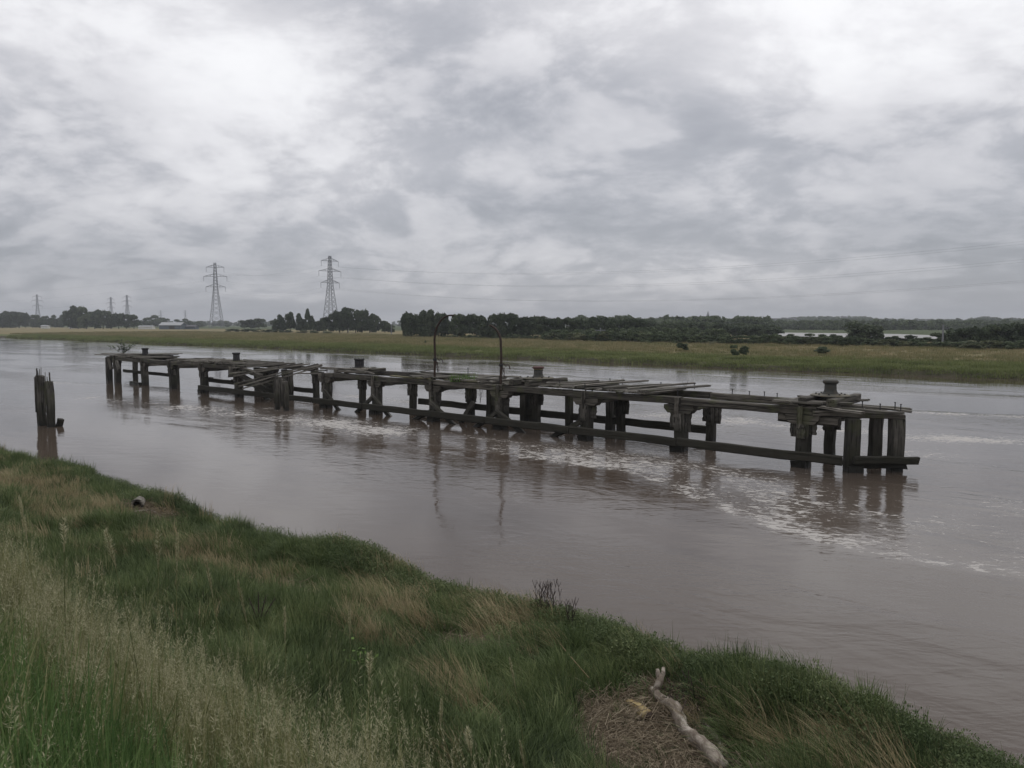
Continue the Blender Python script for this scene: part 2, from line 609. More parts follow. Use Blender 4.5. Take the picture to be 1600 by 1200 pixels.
# far floodplain: straw coloured upper field, greener towards the water's edge (vertex attribute 'edge')
m, N, b = new_mat('far_ground', 0.95, 0.15)
pos = N.node('ShaderNodeNewGeometry').outputs['Position']
edge = N.node('ShaderNodeAttribute', attribute_name='edge').outputs['Fac']
n1 = N.noise(N.mapping(pos, (0.035, 0.09, 1), (0, 0, -0.72)), 1.0, 5, 0.6)
n2 = N.noise(pos, 0.35, 6, 0.7)
n3 = N.noise(pos, 2.2, 4, 0.7)
f = N.math('ADD', edge, N.math('MULTIPLY', N.math('SUBTRACT', n1, 0.5), 9.0))
f = N.math('ADD', f, N.math('MULTIPLY', N.math('SUBTRACT', n2, 0.5), 6.0))
green = N.ramp(n2, [(0.3, (0.075, 0.088, 0.034)), (0.55, (0.13, 0.14, 0.055)), (0.75, (0.19, 0.19, 0.085))])
strawc = N.ramp(n2, [(0.3, (0.13, 0.125, 0.06)), (0.5, (0.21, 0.18, 0.095)), (0.75, (0.31, 0.235, 0.145))])
c = N.mix(N.step(f, 5.0, 13.0), green, strawc)
c = N.mix(N.step(f, 120.0, 200.0), c, (0.065, 0.085, 0.038))
mud = N.math('SUBTRACT', 1.0, N.step(N.math('ADD', edge, N.math('MULTIPLY', N.math('SUBTRACT', n3, .5), 1.5)), 0.4, 1.6))
c = N.mix(N.math('MULTIPLY', mud, 0.8), c, (0.050, 0.042, 0.032))
k = N.math('ADD', N.math('MULTIPLY', n3, 0.7), 0.65)
c = N.mix(1.0, c, N.comb(k, k, k), 'MULTIPLY')
N.put(b.inputs['Base Color'], c)
N.put(b.inputs['Normal'], N.bump(N.math('ADD', n3, n2), 0.9, 0.25))
M['far_ground'] = m

m, N, b = new_mat('hill_ground', 0.95, 0.1)
pos = N.node('ShaderNodeNewGeometry').outputs['Position']
n1 = N.noise(pos, 0.006, 4, 0.6)
c = N.ramp(n1, [(0.4, (0.036, 0.052, 0.026)), (0.55, (0.07, 0.09, 0.04)), (0.62, (0.12, 0.125, 0.06))])
N.put(b.inputs['Base Color'], c)
M['hill'] = m


def water_mat():
    m, N, b = new_mat('river_water', 0.06, 0.5)
    pos = N.node('ShaderNodeNewGeometry').outputs['Position']
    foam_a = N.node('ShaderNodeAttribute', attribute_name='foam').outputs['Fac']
    ang = 0.72   # pier direction: ripples lie across the view, drawn out along the current
    along = N.mapping(pos, (1, 1, 1), (0, 0, ang))
    # silt cloud colours
    s1 = N.noise(N.mapping(along, (0.04, 0.12, 1)), 1.0, 4, 0.55, 0.6)
    body = N.ramp(s1, [(0.3, (0.064, 0.048, 0.036)), (0.55, (0.088, 0.068, 0.053)), (0.75, (0.116, 0.093, 0.075))])
    b.inputs['IOR'].default_value = 1.333
    # ripples
    r1 = N.noise(N.mapping(pos, (0.9, 2.6, 1)), 1.0, 3, 0.55, 0.4)
    r2 = N.noise(N.mapping(pos, (3.2, 8.5, 1)), 1.0, 4, 0.6, 0.6)
    r3 = N.noise(N.mapping(pos, (11.0, 24.0, 1)), 1.0, 2, 0.5, 0.3)
    calm = N.noise(N.mapping(along, (0.05, 0.16, 1)), 1.0, 3, 0.5, 0.5)
    act = N.step(calm, 0.42, 0.62)
    act = N.math('ADD', N.math('MULTIPLY', act, 0.75), 0.22)
    act = N.math('ADD', act, N.math('MULTIPLY', foam_a, 0.5))
    h = N.math('ADD', N.math('MULTIPLY', r1, 0.060), N.math('MULTIPLY', r2, 0.016))
    h = N.math('ADD', h, N.math('MULTIPLY', r3, 0.004))
    # swirls
    sw = N.noise(N.mapping(along, (0.30, 0.75, 1)), 1.0, 3, 0.5, 1.6)
    h = N.math('ADD', h, N.math('MULTIPLY', sw, 0.10))
    N.put(b.inputs['Normal'], None)
    bp = N.node('ShaderNodeBump')
    N.put(bp.inputs['Height'], N.math('MULTIPLY', h, act))
    bp.inputs['Strength'].default_value = 1.0
    bp.inputs['Distance'].default_value = 0.25
    N.l.new(bp.outputs[0], b.inputs['Normal'])
    # foam flecks: small flat rafts, thick inside the bands
    f1 = N.noise(N.mapping(along, (2.0, 4.2, 1)), 1.0, 6, 0.7, 0.5)
    f2 = N.noise(N.mapping(pos, (4.0, 9.0, 1)), 1.0, 5, 0.7, 0.3)
    fm = N.math('ADD', N.math('MULTIPLY', f1, 0.5), N.math('MULTIPLY', f2, 0.5))
    thr = N.math('SUBTRACT', 0.73, N.math('MULTIPLY', foam_a, 0.275))
    fo = N.step(N.math('SUBTRACT', fm, thr), 0.0, 0.05)
    foam_sky_tint = N.math('MULTIPLY', N.math('MULTIPLY', foam_a, foam_a), 0.26)  # paler body colour in the bands: thin foam plus painted sky reflection
    col = N.mix(foam_sky_tint, body, (0.36, 0.34, 0.32))
    col = N.mix(N.math('MULTIPLY', fo, 0.8), col, (0.46, 0.44, 0.415))
    N.put(b.inputs['Base Color'], col)
    N.put(b.inputs['Roughness'], N.math('ADD', N.math('MULTIPLY', fo, 0.6), 0.03))
    return m


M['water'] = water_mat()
m, N, b = new_mat('far_water', 0.35, 0.5)
b.inputs['Base Color'].default_value = (0.15, 0.145, 0.14, 1)
pos = N.node('ShaderNodeNewGeometry').outputs['Position']
N.put(b.inputs['Normal'], N.bump(N.noise(N.mapping(pos, (.3, 1, 1)), 1.0, 4, 0.6), 1.0, 0.5))
M['far_water'] = m

# ------------------------------------------------------------------ frames of reference
# river normal (s) and tangent (t) seen from the camera; pier frame P0, PU (along, away), PV (across, away)
SN = np.array([0.635, 0.772])
ST = np.array([-0.772, 0.635])
P0 = Vector((9.15, 26.2, 0))
PU = Vector((-0.748, 0.6637, 0)).normalized()
PV = Vector((0.6637, 0.748, 0)).normalized()


def st2xy(s, t):
    return s * SN[0] + t * ST[0], s * SN[1] + t * ST[1]


def shore(t):
    return 8.78 + .3 * sstep(t, 12, 28) + 0.55 * (fbm(t * 0.35 + 5, t * 0 + 2.3, 3) - 0.5) + 0.3 * (fbm(t * 1.3, t * 0 + 9.3, 2) - .5) + 0.05 * np.sin(t * .3)


def bank_z(s, t):
    s = np.asarray(s, float)
    t = np.asarray(t, float)
    sh = shore(t)
    lev = 3.2 - 0.62 * np.clip(s - 0.3, 0, 3.4) - 0.16 * np.clip(s - 3.7, 0, 2.5)
    lev = np.where(s < 0.3, 3.2 + 0.02 * (0.3 - s), lev)
    lev = lev - 0.09 * np.clip(s - 6.2, 0, 3.0)
    lumps = 0.42 * (fbm(s * 0.75 + 40, t * 0.6 + 11, 4) - 0.5) * sstep(s, 3.0, 5.5)
    z = lev + lumps
    # two rounded knolls right at the water's edge
    for (s0, t0, r, a) in ((8.6, 10.2, 1.0, 0.30), (8.35, 2.75, 0.75, 0.34), (8.4, 16.5, 1.2, 0.15), (8.4, 22, 1.6, 0.18), (8.6, 6.0, 1.0, 0.12)):
        z = z + a * np.exp(-(((s - s0) / r) ** 2 + ((t - t0) / (1.3 * r)) ** 2))
    # scooped hollow with the reed litter round the driftwood
    z = z - 0.12 * np.exp(-(((s - 6.6) / 0.9) ** 2 + ((t - 3.1) / 1.3) ** 2))
    drop = sstep(s, sh - 0.55, sh + 0.45)
    return z * (1 - drop) + (-0.9) * drop


# ------------------------------------------------------------------ water
def water():
    nx, ny = 330, 420
    gx = np.sinh(np.linspace(-6.6, 6.6, nx)) / math.sinh(6.6) * 4000
    yy = np.linspace(0, 1, ny)
    gy = -40 + 46 * yy / 0.05
    gy = np.where(yy < 0.05, gy, 6 + (np.exp((yy - 0.05) / 0.95 * 6.4) - 1) / (math.exp(6.4) - 1) * 5200)
    lin = np.linspace(-70, 70, 240)
    gx = np.unique(np.concatenate([gx[(gx < -70) | (gx > 70)], lin]))
    near = np.linspace(6, 110, 300)
    gy = np.unique(np.concatenate([gy[gy < 6], near, gy[gy > 111]]))
    X, Y = np.meshgrid(gx, gy)
    n, k = len(gx), len(gy)
    V = np.stack([X.ravel(), Y.ravel(), np.zeros(X.size)], 1)
    i = np.arange(n - 1)[None, :] + n * np.arange(k - 1)[:, None]
    Q = np.stack([i, i + 1, i + 1 + n, i + n], -1).reshape(-1, 4)
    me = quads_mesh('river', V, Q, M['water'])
    x, y = V[:, 0], V[:, 1]

    def seg(path, halfw, soft=1.0, inside=None):
        best = np.full(len(x), 1e9)
        side = np.zeros(len(x))
        for (x0, y0), (x1, y1) in zip(path[:-1], path[1:]):
            ex, ey = x1 - x0, y1 - y0
            L = ex * ex + ey * ey
            t = np.clip(((x - x0) * ex + (y - y0) * ey) / L, 0, 1)
            qx, qy = x0 + t * ex - x, y0 + t * ey - y
            d = np.hypot(qx, qy)
            cr = ex * (y - y0) - ey * (x - x0)
            side = np.where(d < best, cr, side)
            best = np.minimum(best, d)
        return np.clip(1 - best / halfw, 0, 1) ** soft, best, side

    wob = (fbm(x * 0.35, y * 0.35, 4) - 0.5)
    foam = np.zeros(len(x))  # foam, plus ruffled bands whose sky reflection is painted in
    # sharp lower edge of the foam raft drifting from the pier towards the right
    path = [(1.5, 26.2), (3.6, 24.6), (4.5, 22.6), (5.4, 19.5), (6.3, 17.0), (7.9, 15.2), (9.3, 14.4), (11.5, 13.4), (16, 11.5)]
    m_, dist, side = seg(path, 1.5)
    raft = np.where(side > 0, np.clip(1 - dist / 8.5, 0, 1) ** .6, np.clip(1 - dist / 0.22, 0, 1))
    raft *= np.clip(0.55 + 1.2 * fbm(x * .5 + 7, y * .5, 3) - .2, 0, 1.1)
    foam = np.maximum(foam, raft * 0.92)
    # edge line itself
    m_, dist, side = seg([(p[0] + .15, p[1] + .2) for p in path], 0.75)
    foam = np.maximum(foam, m_ * 1.05)
    # flecks spread over the raft's inside, right of the pier
    rx = np.exp(-(((x - 12.5) / 4.5) ** 2 + ((y - 19.5) / 4.0) ** 2))
    foam = np.maximum(foam, 0.95 * rx * (0.7 + wob))
    rx = np.exp(-(((x - 16.5) / 6) ** 2 + ((y - 27) / 5.0) ** 2))
    foam = np.maximum(foam, 0.92 * rx * (0.75 + wob))
    # pale band of foam and painted sky reflection in front of the far-left half of the pier
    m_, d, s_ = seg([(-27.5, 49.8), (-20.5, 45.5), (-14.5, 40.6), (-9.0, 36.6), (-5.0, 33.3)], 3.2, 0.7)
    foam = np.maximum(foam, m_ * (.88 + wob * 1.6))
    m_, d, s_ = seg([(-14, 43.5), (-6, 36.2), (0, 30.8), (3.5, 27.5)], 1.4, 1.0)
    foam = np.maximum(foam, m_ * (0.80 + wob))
    # ruffled strips behind the pier, paled by a painted sky reflection
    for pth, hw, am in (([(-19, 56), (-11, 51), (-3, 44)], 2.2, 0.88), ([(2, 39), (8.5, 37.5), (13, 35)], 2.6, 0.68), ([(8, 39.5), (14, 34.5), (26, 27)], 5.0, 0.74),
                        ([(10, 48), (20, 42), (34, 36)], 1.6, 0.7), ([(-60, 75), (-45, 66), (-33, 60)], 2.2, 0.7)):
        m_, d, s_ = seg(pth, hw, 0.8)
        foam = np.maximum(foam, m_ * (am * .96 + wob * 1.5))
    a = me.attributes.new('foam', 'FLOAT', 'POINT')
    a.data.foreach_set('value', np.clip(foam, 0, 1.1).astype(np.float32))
    o = obj('river', me)
    tag(o, 'muddy grey brown tidal river with foam drifting past the jetty', kind='structure')


water()


# ------------------------------------------------------------------ near bank
def grid_mesh(name, A, B, fz, fxy, mat, extra=None):
    S, T = np.meshgrid(A, B)
    Z = fz(S, T)
    X, Y = fxy(S, T)
    V = np.stack([X.ravel(), Y.ravel(), Z.ravel()], 1)
    n, k = len(A), len(B)
    i = np.arange(n - 1)[None, :] + n * np.arange(k - 1)[:, None]
    Q = np.stack([i, i + n, i + 1 + n, i + 1], -1).reshape(-1, 4)
    return quads_mesh(name, V, Q, mat, True), S.ravel(), T.ravel()


A_ = np.concatenate([np.linspace(-60, -2, 12), np.linspace(-1.5, 10.5, 110), [14]])
B_ = np.concatenate([np.linspace(-60, -5, 40), np.linspace(-4.8, 24, 230), np.linspace(24.5, 60, 110), np.linspace(62, 160, 40)])
me, _, _ = grid_mesh('near_bank', A_, B_, bank_z, st2xy, M['soil'])
tag(obj('near_bank', me), 'sloping earth river bank in the foreground', kind='structure')

# ------------------------------------------------------------------ far bank, floodplain, hills
SHORE_PTS = [(150, -28), (90, 24), (44.3, 66.2), (26.4, 79), (0, 105), (-50.7, 152.1), (-110, 205), (-175, 263.1), (-420, 480), (-1400, 1300)]


def far_shore_y(x):
    xs = np.array([p[0] for p in SHORE_PTS])[::-1]
    ys = np.array([p[1] for p in SHORE_PTS])[::-1]
    return np.interp(x, xs, ys)


def far_bank():
    # rows follow the shore; columns are distance inland measured along the view's forward axis
    sp = np.array([p[0] for p in SHORE_PTS])
    xs = np.concatenate([np.linspace(150, 60, 60), np.linspace(59.5, -60, 300), np.linspace(-61, -180, 150), np.linspace(-184, -1400, 80)])
    xs = np.unique(xs)[::-1]
    d = np.concatenate([np.linspace(-3, 6, 22), np.linspace(6.6, 40, 50), np.geomspace(42, 3500, 60)])
    X, Dn = np.meshgrid(xs, d)
    wob = 1.6 * (fbm(X * 0.12, X * 0 + 3, 4) - 0.5) + .8 * (fbm(X * .6, X * 0 + 8, 3) - .5)
    dd = Dn * 1.0
    # push inland along (0.62, 0.78)
    bx = X + dd * 0.60
    by = far_shore_y(X) + wob + dd * 0.80
    e = Dn
    z = -0.6 + 1.1 * sstep(e, -1.5, 1.2) + 0.28 * sstep(e, 3.5, 5.2) + 0.22 * sstep(e, 9, 14) + 0.2 * sstep(e, 15, 40)
    z = z + 0.30 * (fbm(bx * 0.35, by * 0.35, 4) - 0.5) * sstep(e, 0, 2) + 0.10 * (fbm(bx * 1.3, by * 1.3, 3) - 0.5) * sstep(e, -1, 1)
    z = z + 0.0 * e
    V = np.stack([bx.ravel(), by.ravel(), z.ravel()], 1)
    n, k = len(xs), len(d)
    i = np.arange(n - 1)[None, :] + n * np.arange(k - 1)[:, None]
    Q = np.stack([i, i + n, i + 1 + n, i + 1], -1).reshape(-1, 4)
    Q = Q[:, ::-1]
    me = quads_mesh('far_field', V, Q, M['far_ground'], True)
    a = me.attributes.new('edge', 'FLOAT', 'POINT')
    a.data.foreach_set('value', e.ravel().astype(np.float32))
    up = me.polygons[len(me.polygons) // 2].normal.z
    if up < 0:
        me.flip_normals()
    tag(obj('far_field', me), 'flat grassy floodplain beyond the river', kind='structure')


far_bank()

CREST = [(-400, 503), (0, 504.5), (400, 504.5), (620, 504), (900, 502), (1000, 500.5), (1035, 498.5), (1100, 499), (1180, 501.5), (1240, 497.5), (1300, 495.5),
         (1345, 496.5), (1370, 499.5), (1430, 500.5), (1500, 501), (1535, 496.5), (1560, 498.5), (1620, 501), (1800, 498), (2200, 500)]


def hill_z(px, D):
    top = np.interp(px, [c[0] for c in CREST], [c[1] for c in CREST])
    zc = CAM_H + (HORIZON - top) * 1500.0 / F
    zc = np.maximum(zc - 7.0, 1.0)
    return 0.4 + zc * sstep(D, 650, 1500) + 2.0 * (fbm(px * .02, D * .004, 3) - .5) * sstep(D, 700, 1200)


pxs = np.linspace(-500, 2300, 260)
Ds = np.concatenate([np.linspace(500, 1500, 30), [1700, 2100, 2600]])
me, _, _ = grid_mesh('distant_hills', pxs, Ds, hill_z, lambda p, D: ((p - 800) / F * D, D), M['hill'])
if me.polygons[0].normal.z < 0:
    me.flip_normals()
tag(obj('distant_hills', me), 'low wooded hills along the horizon', kind='structure')

# pale reach of water seen across the fields on the right
w = [at(1190, 519.2, 1.75), at(1400, 521.8, 1.75), at(1488, 524.6, 1.75), at(1490, 530.5, 1.75), at(1385, 528.0, 1.75), at(1190, 524.6, 1.75)]
me = mesh('distant_water', w, [(5, 4, 3, 2, 1, 0)], M['far_water'])
if me.polygons[0].normal.z < 0:
    me.flip_normals()
tag(obj('distant_water', me), 'pale strip of water lying beyond the field scrub', kind='structure')


# ------------------------------------------------------------------ timber
TRND = random.Random(11)


def timber_mesh(name, L, w, h, mat, rough=0.018, chamfer=0.03, rings=7, ragged=0.0, taper=1.0, bend=0.0):
    """beam along local X from 0 to L."""
    r = TRND
    vs, fs = [], []
    cs = [(-.5, -.5 + chamfer / h), (-.5 + chamfer / w, -.5), (.5 - chamfer / w, -.5), (.5, -.5 + chamfer / h),
          (.5, .5 - chamfer / h), (.5 - chamfer / w, .5), (-.5 + chamfer / w, .5), (-.5, .5 - chamfer / h)]
    n = len(cs)
    for i in range(rings):
        t = i / (rings - 1)
        sc = 1 + (taper - 1) * t
        oy, oz = r.uniform(-rough, rough), r.uniform(-rough, rough) - bend * 4 * t * (1 - t)
        for j, (a, b_) in enumerate(cs):
            xx = L * t
            if ragged and i in (0, rings - 1):
                xx += (1 if i else -1) * r.uniform(-ragged, ragged * .3)
            vs.append((xx, a * w * sc + oy + r.uniform(-rough, rough) * .5, b_ * h * sc + oz + r.uniform(-rough, rough) * .5))
    for i in range(rings - 1):
        for k in range(n):
            fs.append((i * n + k, (i + 1) * n + k, (i + 1) * n + (k + 1) % n, i * n + (k + 1) % n))
    fs.append(tuple(range(n)))
    fs.append(tuple(range(len(vs) - 1, len(vs) - n - 1, -1)))
    me = mesh(name, vs, fs, mat)
    return me


def frame(a, b, up=Vector((0, 0, 1)), roll=0.0):
    x = (b - a).normalized()
    if abs(x.dot(up)) > 0.98:
        up = PV
    y = up.cross(x).normalized()
    z = x.cross(y).normalized()
    m = Matrix((x, y, z)).transposed().to_4x4()
    if roll:
        m = m @ Matrix.Rotation(roll, 4, 'X')
    m.translation = a
    return m


def timber(name, a, b, w, h, mat, parent, **kw):
    roll = kw.pop('roll', 0.0)
    up = kw.pop('up', Vector((0, 0, 1)))
    a, b = Vector(a), Vector(b)
    me = timber_mesh(name, (b - a).length, w, h, mat, **kw)
    o = obj(name, me, None, parent)
    mw = frame(a, b, up, roll)
    if parent:
        o.matrix_parent_inverse = Matrix.Identity(4)
        o.matrix_basis = parent.matrix_basis.inverted() @ mw
    else:
        o.matrix_basis = mw
    return o


def P(u, v, z):
    q = P0 + PU * u + PV * v
    return Vector((q.x, q.y, z))


jet = empty('timber_jetty', P(0, 0, 0))
tag(jet, 'long derelict timber jetty standing in the muddy river', 'jetty')

TOP = 2.02      # underside of planking
SB = 1.74       # underside of stringers


def vpile(u, v, z0, z1, w, mat=None, h=None, lean=(0, 0), name='pile', parent=None, **kw):
    return timber(name, P(u, v, z0), P(u + lean[0], v + lean[1], z1), w, h or w, mat or M['pile'], parent or jet, up=PV, **kw)


def poly_prism(name, pts, v0, v1, mat, parent):
    """outline in the (u,z) plane given thickness across the pier."""
    n = len(pts)
    o0 = P(pts[0][0], (v0 + v1) / 2, pts[0][1])
    mw = Matrix((PU, PV, Vector((0, 0, 1)))).transposed().to_4x4()
    mw.translation = o0
    vs = []
    for vv in (v0, v1):
        for (u, z) in pts:
            q = P(u, vv, z) - o0
            vs.append((q.dot(PU), q.dot(PV), q.z))
    fs = [tuple(range(n)), tuple(range(2 * n - 1, n - 1, -1))]
    fs += [(k, n + k, n + (k + 1) % n, (k + 1) % n) for k in range(n)]
    me = mesh(name, vs, fs, mat)
    bm = bmesh.new()
    bm.from_mesh(me)
    bmesh.ops.recalc_face_normals(bm, faces=bm.faces)
    bm.to_mesh(me)
    bm.free()
    o = obj(name, me, None, parent)
    o.matrix_basis = parent.matrix_basis.inverted() @ mw
    return o


def trestle(u, v, half=0.56, zc=SB, cheek=True, cheek_z=0.85, corbel=True, pw=0.40, base=True, seed=0):
    """pile with its splice cheeks, bolster under the stringer and footing block."""
    r = random.Random(seed * 7 + 1)
    vpile(u, v, -1.6, zc - 0.26, pw, lean=(r.uniform(-.04, .04), r.uniform(-.03, .03)))
    if corbel:
        c = 0.16
        poly_prism('corbel', [(u - half, zc), (u - half, zc - .13), (u - half + c, zc - .30), (u + half - c, zc - .30),
                              (u + half, zc - .14), (u + half, zc)], v - .19, v + .19, M['beam'], jet)
    if cheek:
        for s in (-1, 1):
            z0 = cheek_z + r.uniform(-.10, .12)
            timber('cheek', P(u + s * (pw / 2 + .055), v - .01, z0), P(u + s * (pw / 2 + .055), v, zc - .302), 0.11, 0.34, M['pile'], jet, up=PV, roll=math.pi / 2)
        timber('cheek', P(u + r.uniform(-.03, .03), v - pw / 2 - .05, cheek_z - .05), P(u, v - pw / 2 - .05, zc - .302), 0.30, 0.09, M['pile'], jet, up=PV)
    if base:
        timber('footing_block', P(u + .02, v - pw / 2 - .085, -0.9), P(u + .02, v - pw / 2 - .085, 0.20), 0.5, 0.15, M['low'], jet, up=PV)


BAYS = [-0.87, 3.75, 8.05, 12.85, 17.3, 21.85, 26.35, 31.1, 36.2, 40.9, 45.7, 50.4, 55.7]
PW = 2.5
for i, u in enumerate(BAYS):
    if i == 7:
        continue
    far_sec = i >= 8
    trestle(u, 0, half=(0.62 if i in (1, 2) else 0.56) if not far_sec else 0.48, cheek_z=(1.02, .82, .85, .9, .85, .95, .95, 0, 1.0, 1.1, 1.1, 1.0, 1.1)[i], seed=i,
            base=not far_sec or i in (9,), pw=0.42 if not far_sec else 0.44)
    timber('corner_post', P(u + .04, -.255, 1.3), P(u + .04, -.255, TOP + .02), 0.17, 0.12, M['beam'], jet, up=PV)
for i, u in enumerate(BAYS[:12]):
    trestle(u, PW, half=0.34 if i in (1, 7) else 0.5, corbel=i not in (1,), cheek_z=(1.0, .80, .8, .9, .8, .85, .95, 1.05, 1.0, 1.0, 1.0, 1.0)[i], seed=i + 40,
            base=False, pw=0.33)
    # cross head joining the two rows
    if i not in (7, 12):
        timber('crosshead', P(u - .02, .22, SB - .15), P(u + .02, PW - .22, SB - .15), 0.24, 0.26, M['beam'], jet)

# stringers, laid end to end between bays
def run_beam(name, us, v, z, w, h, mat, bend=0.0, jit=0.035, ragged=0.03):
    for a, b_ in zip(us[:-1], us[1:]):
        dz0, dz1 = TRND.uniform(-jit, jit), TRND.uniform(-jit, jit)
        timber(name, P(a + .012, v + TRND.uniform(-.012, .012), z + dz0), P(b_ - .012, v + TRND.uniform(-.012, .012), z + dz1), w, h, mat, jet, bend=bend, ragged=ragged, rough=0.014)


ZS = (TOP + SB) / 2
run_beam('stringer', [-1.35, 3.7, 12.7, 17.4, 21.8, 25.5], 0, ZS, 0.30, 0.27, M['beam'], 0.02)
timber('stringer', P(25.55, 0.02, ZS + .02), P(27.0, -.03, ZS - .06), 0.30, 0.24, M['beam'], jet, ragged=.08)
run_beam('stringer', [35.5, 40.8, 45.6, 50.5, 56.2], 0, ZS + .0, 0.30, 0.27, M['beam'], 0.01)
run_beam('stringer', [-.6, 3.8, 13.0, 17.3, 22.0, 26.9], PW, ZS + .03, 0.28, 0.27, M['beam'], -0.01)
run_beam('stringer', [31.0, 36.4, 41.0, 45.8, 50.5, 57.5], PW, ZS + .02, 0.28, 0.27, M['beam'])

# low walers near the water
run_beam('waler', [-2.35, 3.6, 8.6, 13.4, 17.6, 22.4, 27.0, 31.6, 36.3, 40.7], -.50, 0.40, 0.17, 0.31, M['low'], 0.0, 0.012)
run_beam('waler', [4.0, 8.5, 13.0, 17.6], PW + .26, 0.47, 0.16, 0.33, M['low'], 0.0, 0.01)
timber('waler', P(17.62, PW + .26, .46), P(21.65, PW + .26, .47), 0.16, 0.33, M['low'], jet, ragged=.05)
run_beam('waler', [31.4, 36.2, 41.0, 46.1], PW + .26, 0.46, 0.16, 0.30, M['low'], 0.0, 0.015)
run_beam('waler', [51.0, 56.3, 60.0], PW - .3, 0.62, 0.2, 0.26, M['low'], 0.0, 0.01)
timber('waler', P(50.6, -.32, 0.03), P(52.4, -.32, 0.05), 0.2, 0.34, M['low'], jet)

# knee braces down to the waler
def brace(u0, z0, u1, z1, v=-.28, w=0.22, h=.16):
    timber('brace', P(u0, v, z0), P(u1, v, z1), h, w, M['pile'], jet)


for (u0, z0, u1, z1) in ((26.2, 1.0, 24.7, -.15), (21.9, .98, 20.2, -.2), (21.8, .95, 23.5, -.2), (17.3, .95, 15.6, -.1), (17.3, .5, 19.0, -.25),
                         (12.9, .85, 11.2, -.1), (12.9, .80, 14.5, -.2), (8.2, .75, 10.0, -.2), (3.6, .1, 4.0, .05)):
    brace(u0, z0, u1, z1)
timber('brace', P(15.0, .35, 1.05), P(15.9, .30, -.15), 0.16, 0.24, M['pile'], jet)
# splice blocks on top of the far waler
for uu in (44.9, 41.5, 40.4):
    timber('cleat', P(uu, PW + .12, .66), P(uu + .45, PW + .12, .66), 0.2, 0.12, M['low'], jet)

# extra piles behind the middle platform
for uu, vv, ww, zt in ((16.15, 2.75, .32, 1.72), (15.35, 2.75, .36, 1.72), (14.75, 2.35, .28, 1.72), (13.85, 2.75, .36, 1.72), (13.42, 2.9, .34, 1.72), (11.0, 2.6, .30, 1.74), (8.85, 2.85, .36, 1.72)):
    vpile(uu, vv, -1.5, zt, ww)
timber('corbel', P(12.0, PW, SB - .09), P(10.9, PW, SB - .09), 0.3, 0.16, M['beam'], jet)

# right-hand nose: three stout piles, cap and the turned end of the waler
NP = [(11.06, 24.75), (12.50, 24.78), (12.52, 26.25)]
for (x, y), ww in zip(NP, (.40, .40, .36)):
    timber('pile', Vector((x, y, -1.5)), Vector((x + .02, y, 1.70)), ww, ww, M['pile'], jet, up=Vector((0, 1, 0)))
timber('footing_block', Vector((11.08, 24.47, -.9)), Vector((11.08, 24.47, .20)), 0.52, 0.13, M['low'], jet, up=Vector((0, 1, 0)))
timber('cap_beam', Vector((9.95, 25.3, 1.84)), Vector((12.72, 24.76, 1.79)), 0.34, 0.17, M['beam'], jet, rough=.02)
timber('cap_beam', Vector((12.5, 25.0, 1.79)), Vector((12.45, 26.6, 1.79)), 0.30, 0.17, M['beam'], jet)
timber('cap_beam', Vector((10.9, 27.2, 1.85)), Vector((12.3, 26.7, 1.82)), 0.30, 0.2, M['beam'], jet)
timber('waler', Vector((10.95, 24.36, 0.42)), Vector((13.05, 24.42, 0.40)), 0.2, 0.24, M['low'], jet, ragged=.05)
timber('waler', Vector((10.96, 24.56, 0.22)), Vector((12.75, 24.52, 0.21)), 0.16, 0.20, M['low'], jet, ragged=.06)
timber('corbel', P(-2.0, .1, SB - .15), P(.0, .1, SB - .15), 0.34, 0.3, M['beam'], jet)
timber('crosshead', P(-1.3, .2, SB - .12), P(-1.9, 2.6, SB - .1), 0.3, 0.34, M['beam'], jet)

# left-hand nose
vpile(57.4, 0.0, -1.5, 1.95, 0.42)
vpile(58.2, 2.45, -1.5, 1.95, 0.36)
timber('crosshead', P(57.4, -.1, 1.9), P(58.1, 2.7, 1.95), .3, .26, M['beam'], jet)
timber('brace', P(54.9, -.35, 1.65), P(54.0, -.5, 1.0), .2, .42, M['plank'], jet)
timber('brace', P(56.9, -.1, 1.12), P(55.9, -.1, 1.12), .12, .14, M['low'], jet)
timber('cheek', P(56.3, -.28, 1.0), P(56.6, -.3, 1.9), .4, .1, M['beam'], jet, up=PV)

# collapsed bay: broken stub and fallen timbers
vpile(31.15, 0.0, -1.5, 1.55, 0.46, lean=(.10, -.06), ragged=.12)
for uu, ww in ((38.05, .34), (37.4, .26), (36.75, .40), (34.6, .3), (33.9, .3)):
    vpile(uu, PW - .1, -1.5, SB, ww)
timber('brace', P(35.9, -.12, 1.45), P(32.2, -.1, .55), .18, .34, M['pile'], jet)
timber('brace', P(34.6, .2, .8), P(32.6, .1, -.1), .18, .22, M['pile'], jet)
timber('stringer', P(35.5, .0, 1.82), P(33.6, .12, 1.45), .3, .25, M['beam'], jet, ragged=.12)
timber('stringer', P(33.0, .1, .95), P(30.7, .1, .88), .18, .22, M['beam'], jet)

# decking planks: laid across the pier, many missing, skewed or slipped
DR = random.Random(23)


def plank(u0, v0, z0, u1, v1, z1, w=0.22, t=0.065, mat=None, roll=0.0):
    return timber('plank', P(u0, v0, z0), P(u1, v1, z1), w, t, mat or M['plank'], jet, chamfer=.008, rough=.008, rings=5, ragged=.08, roll=roll, bend=TRND.uniform(-.02, .03))


ZP = TOP + .06


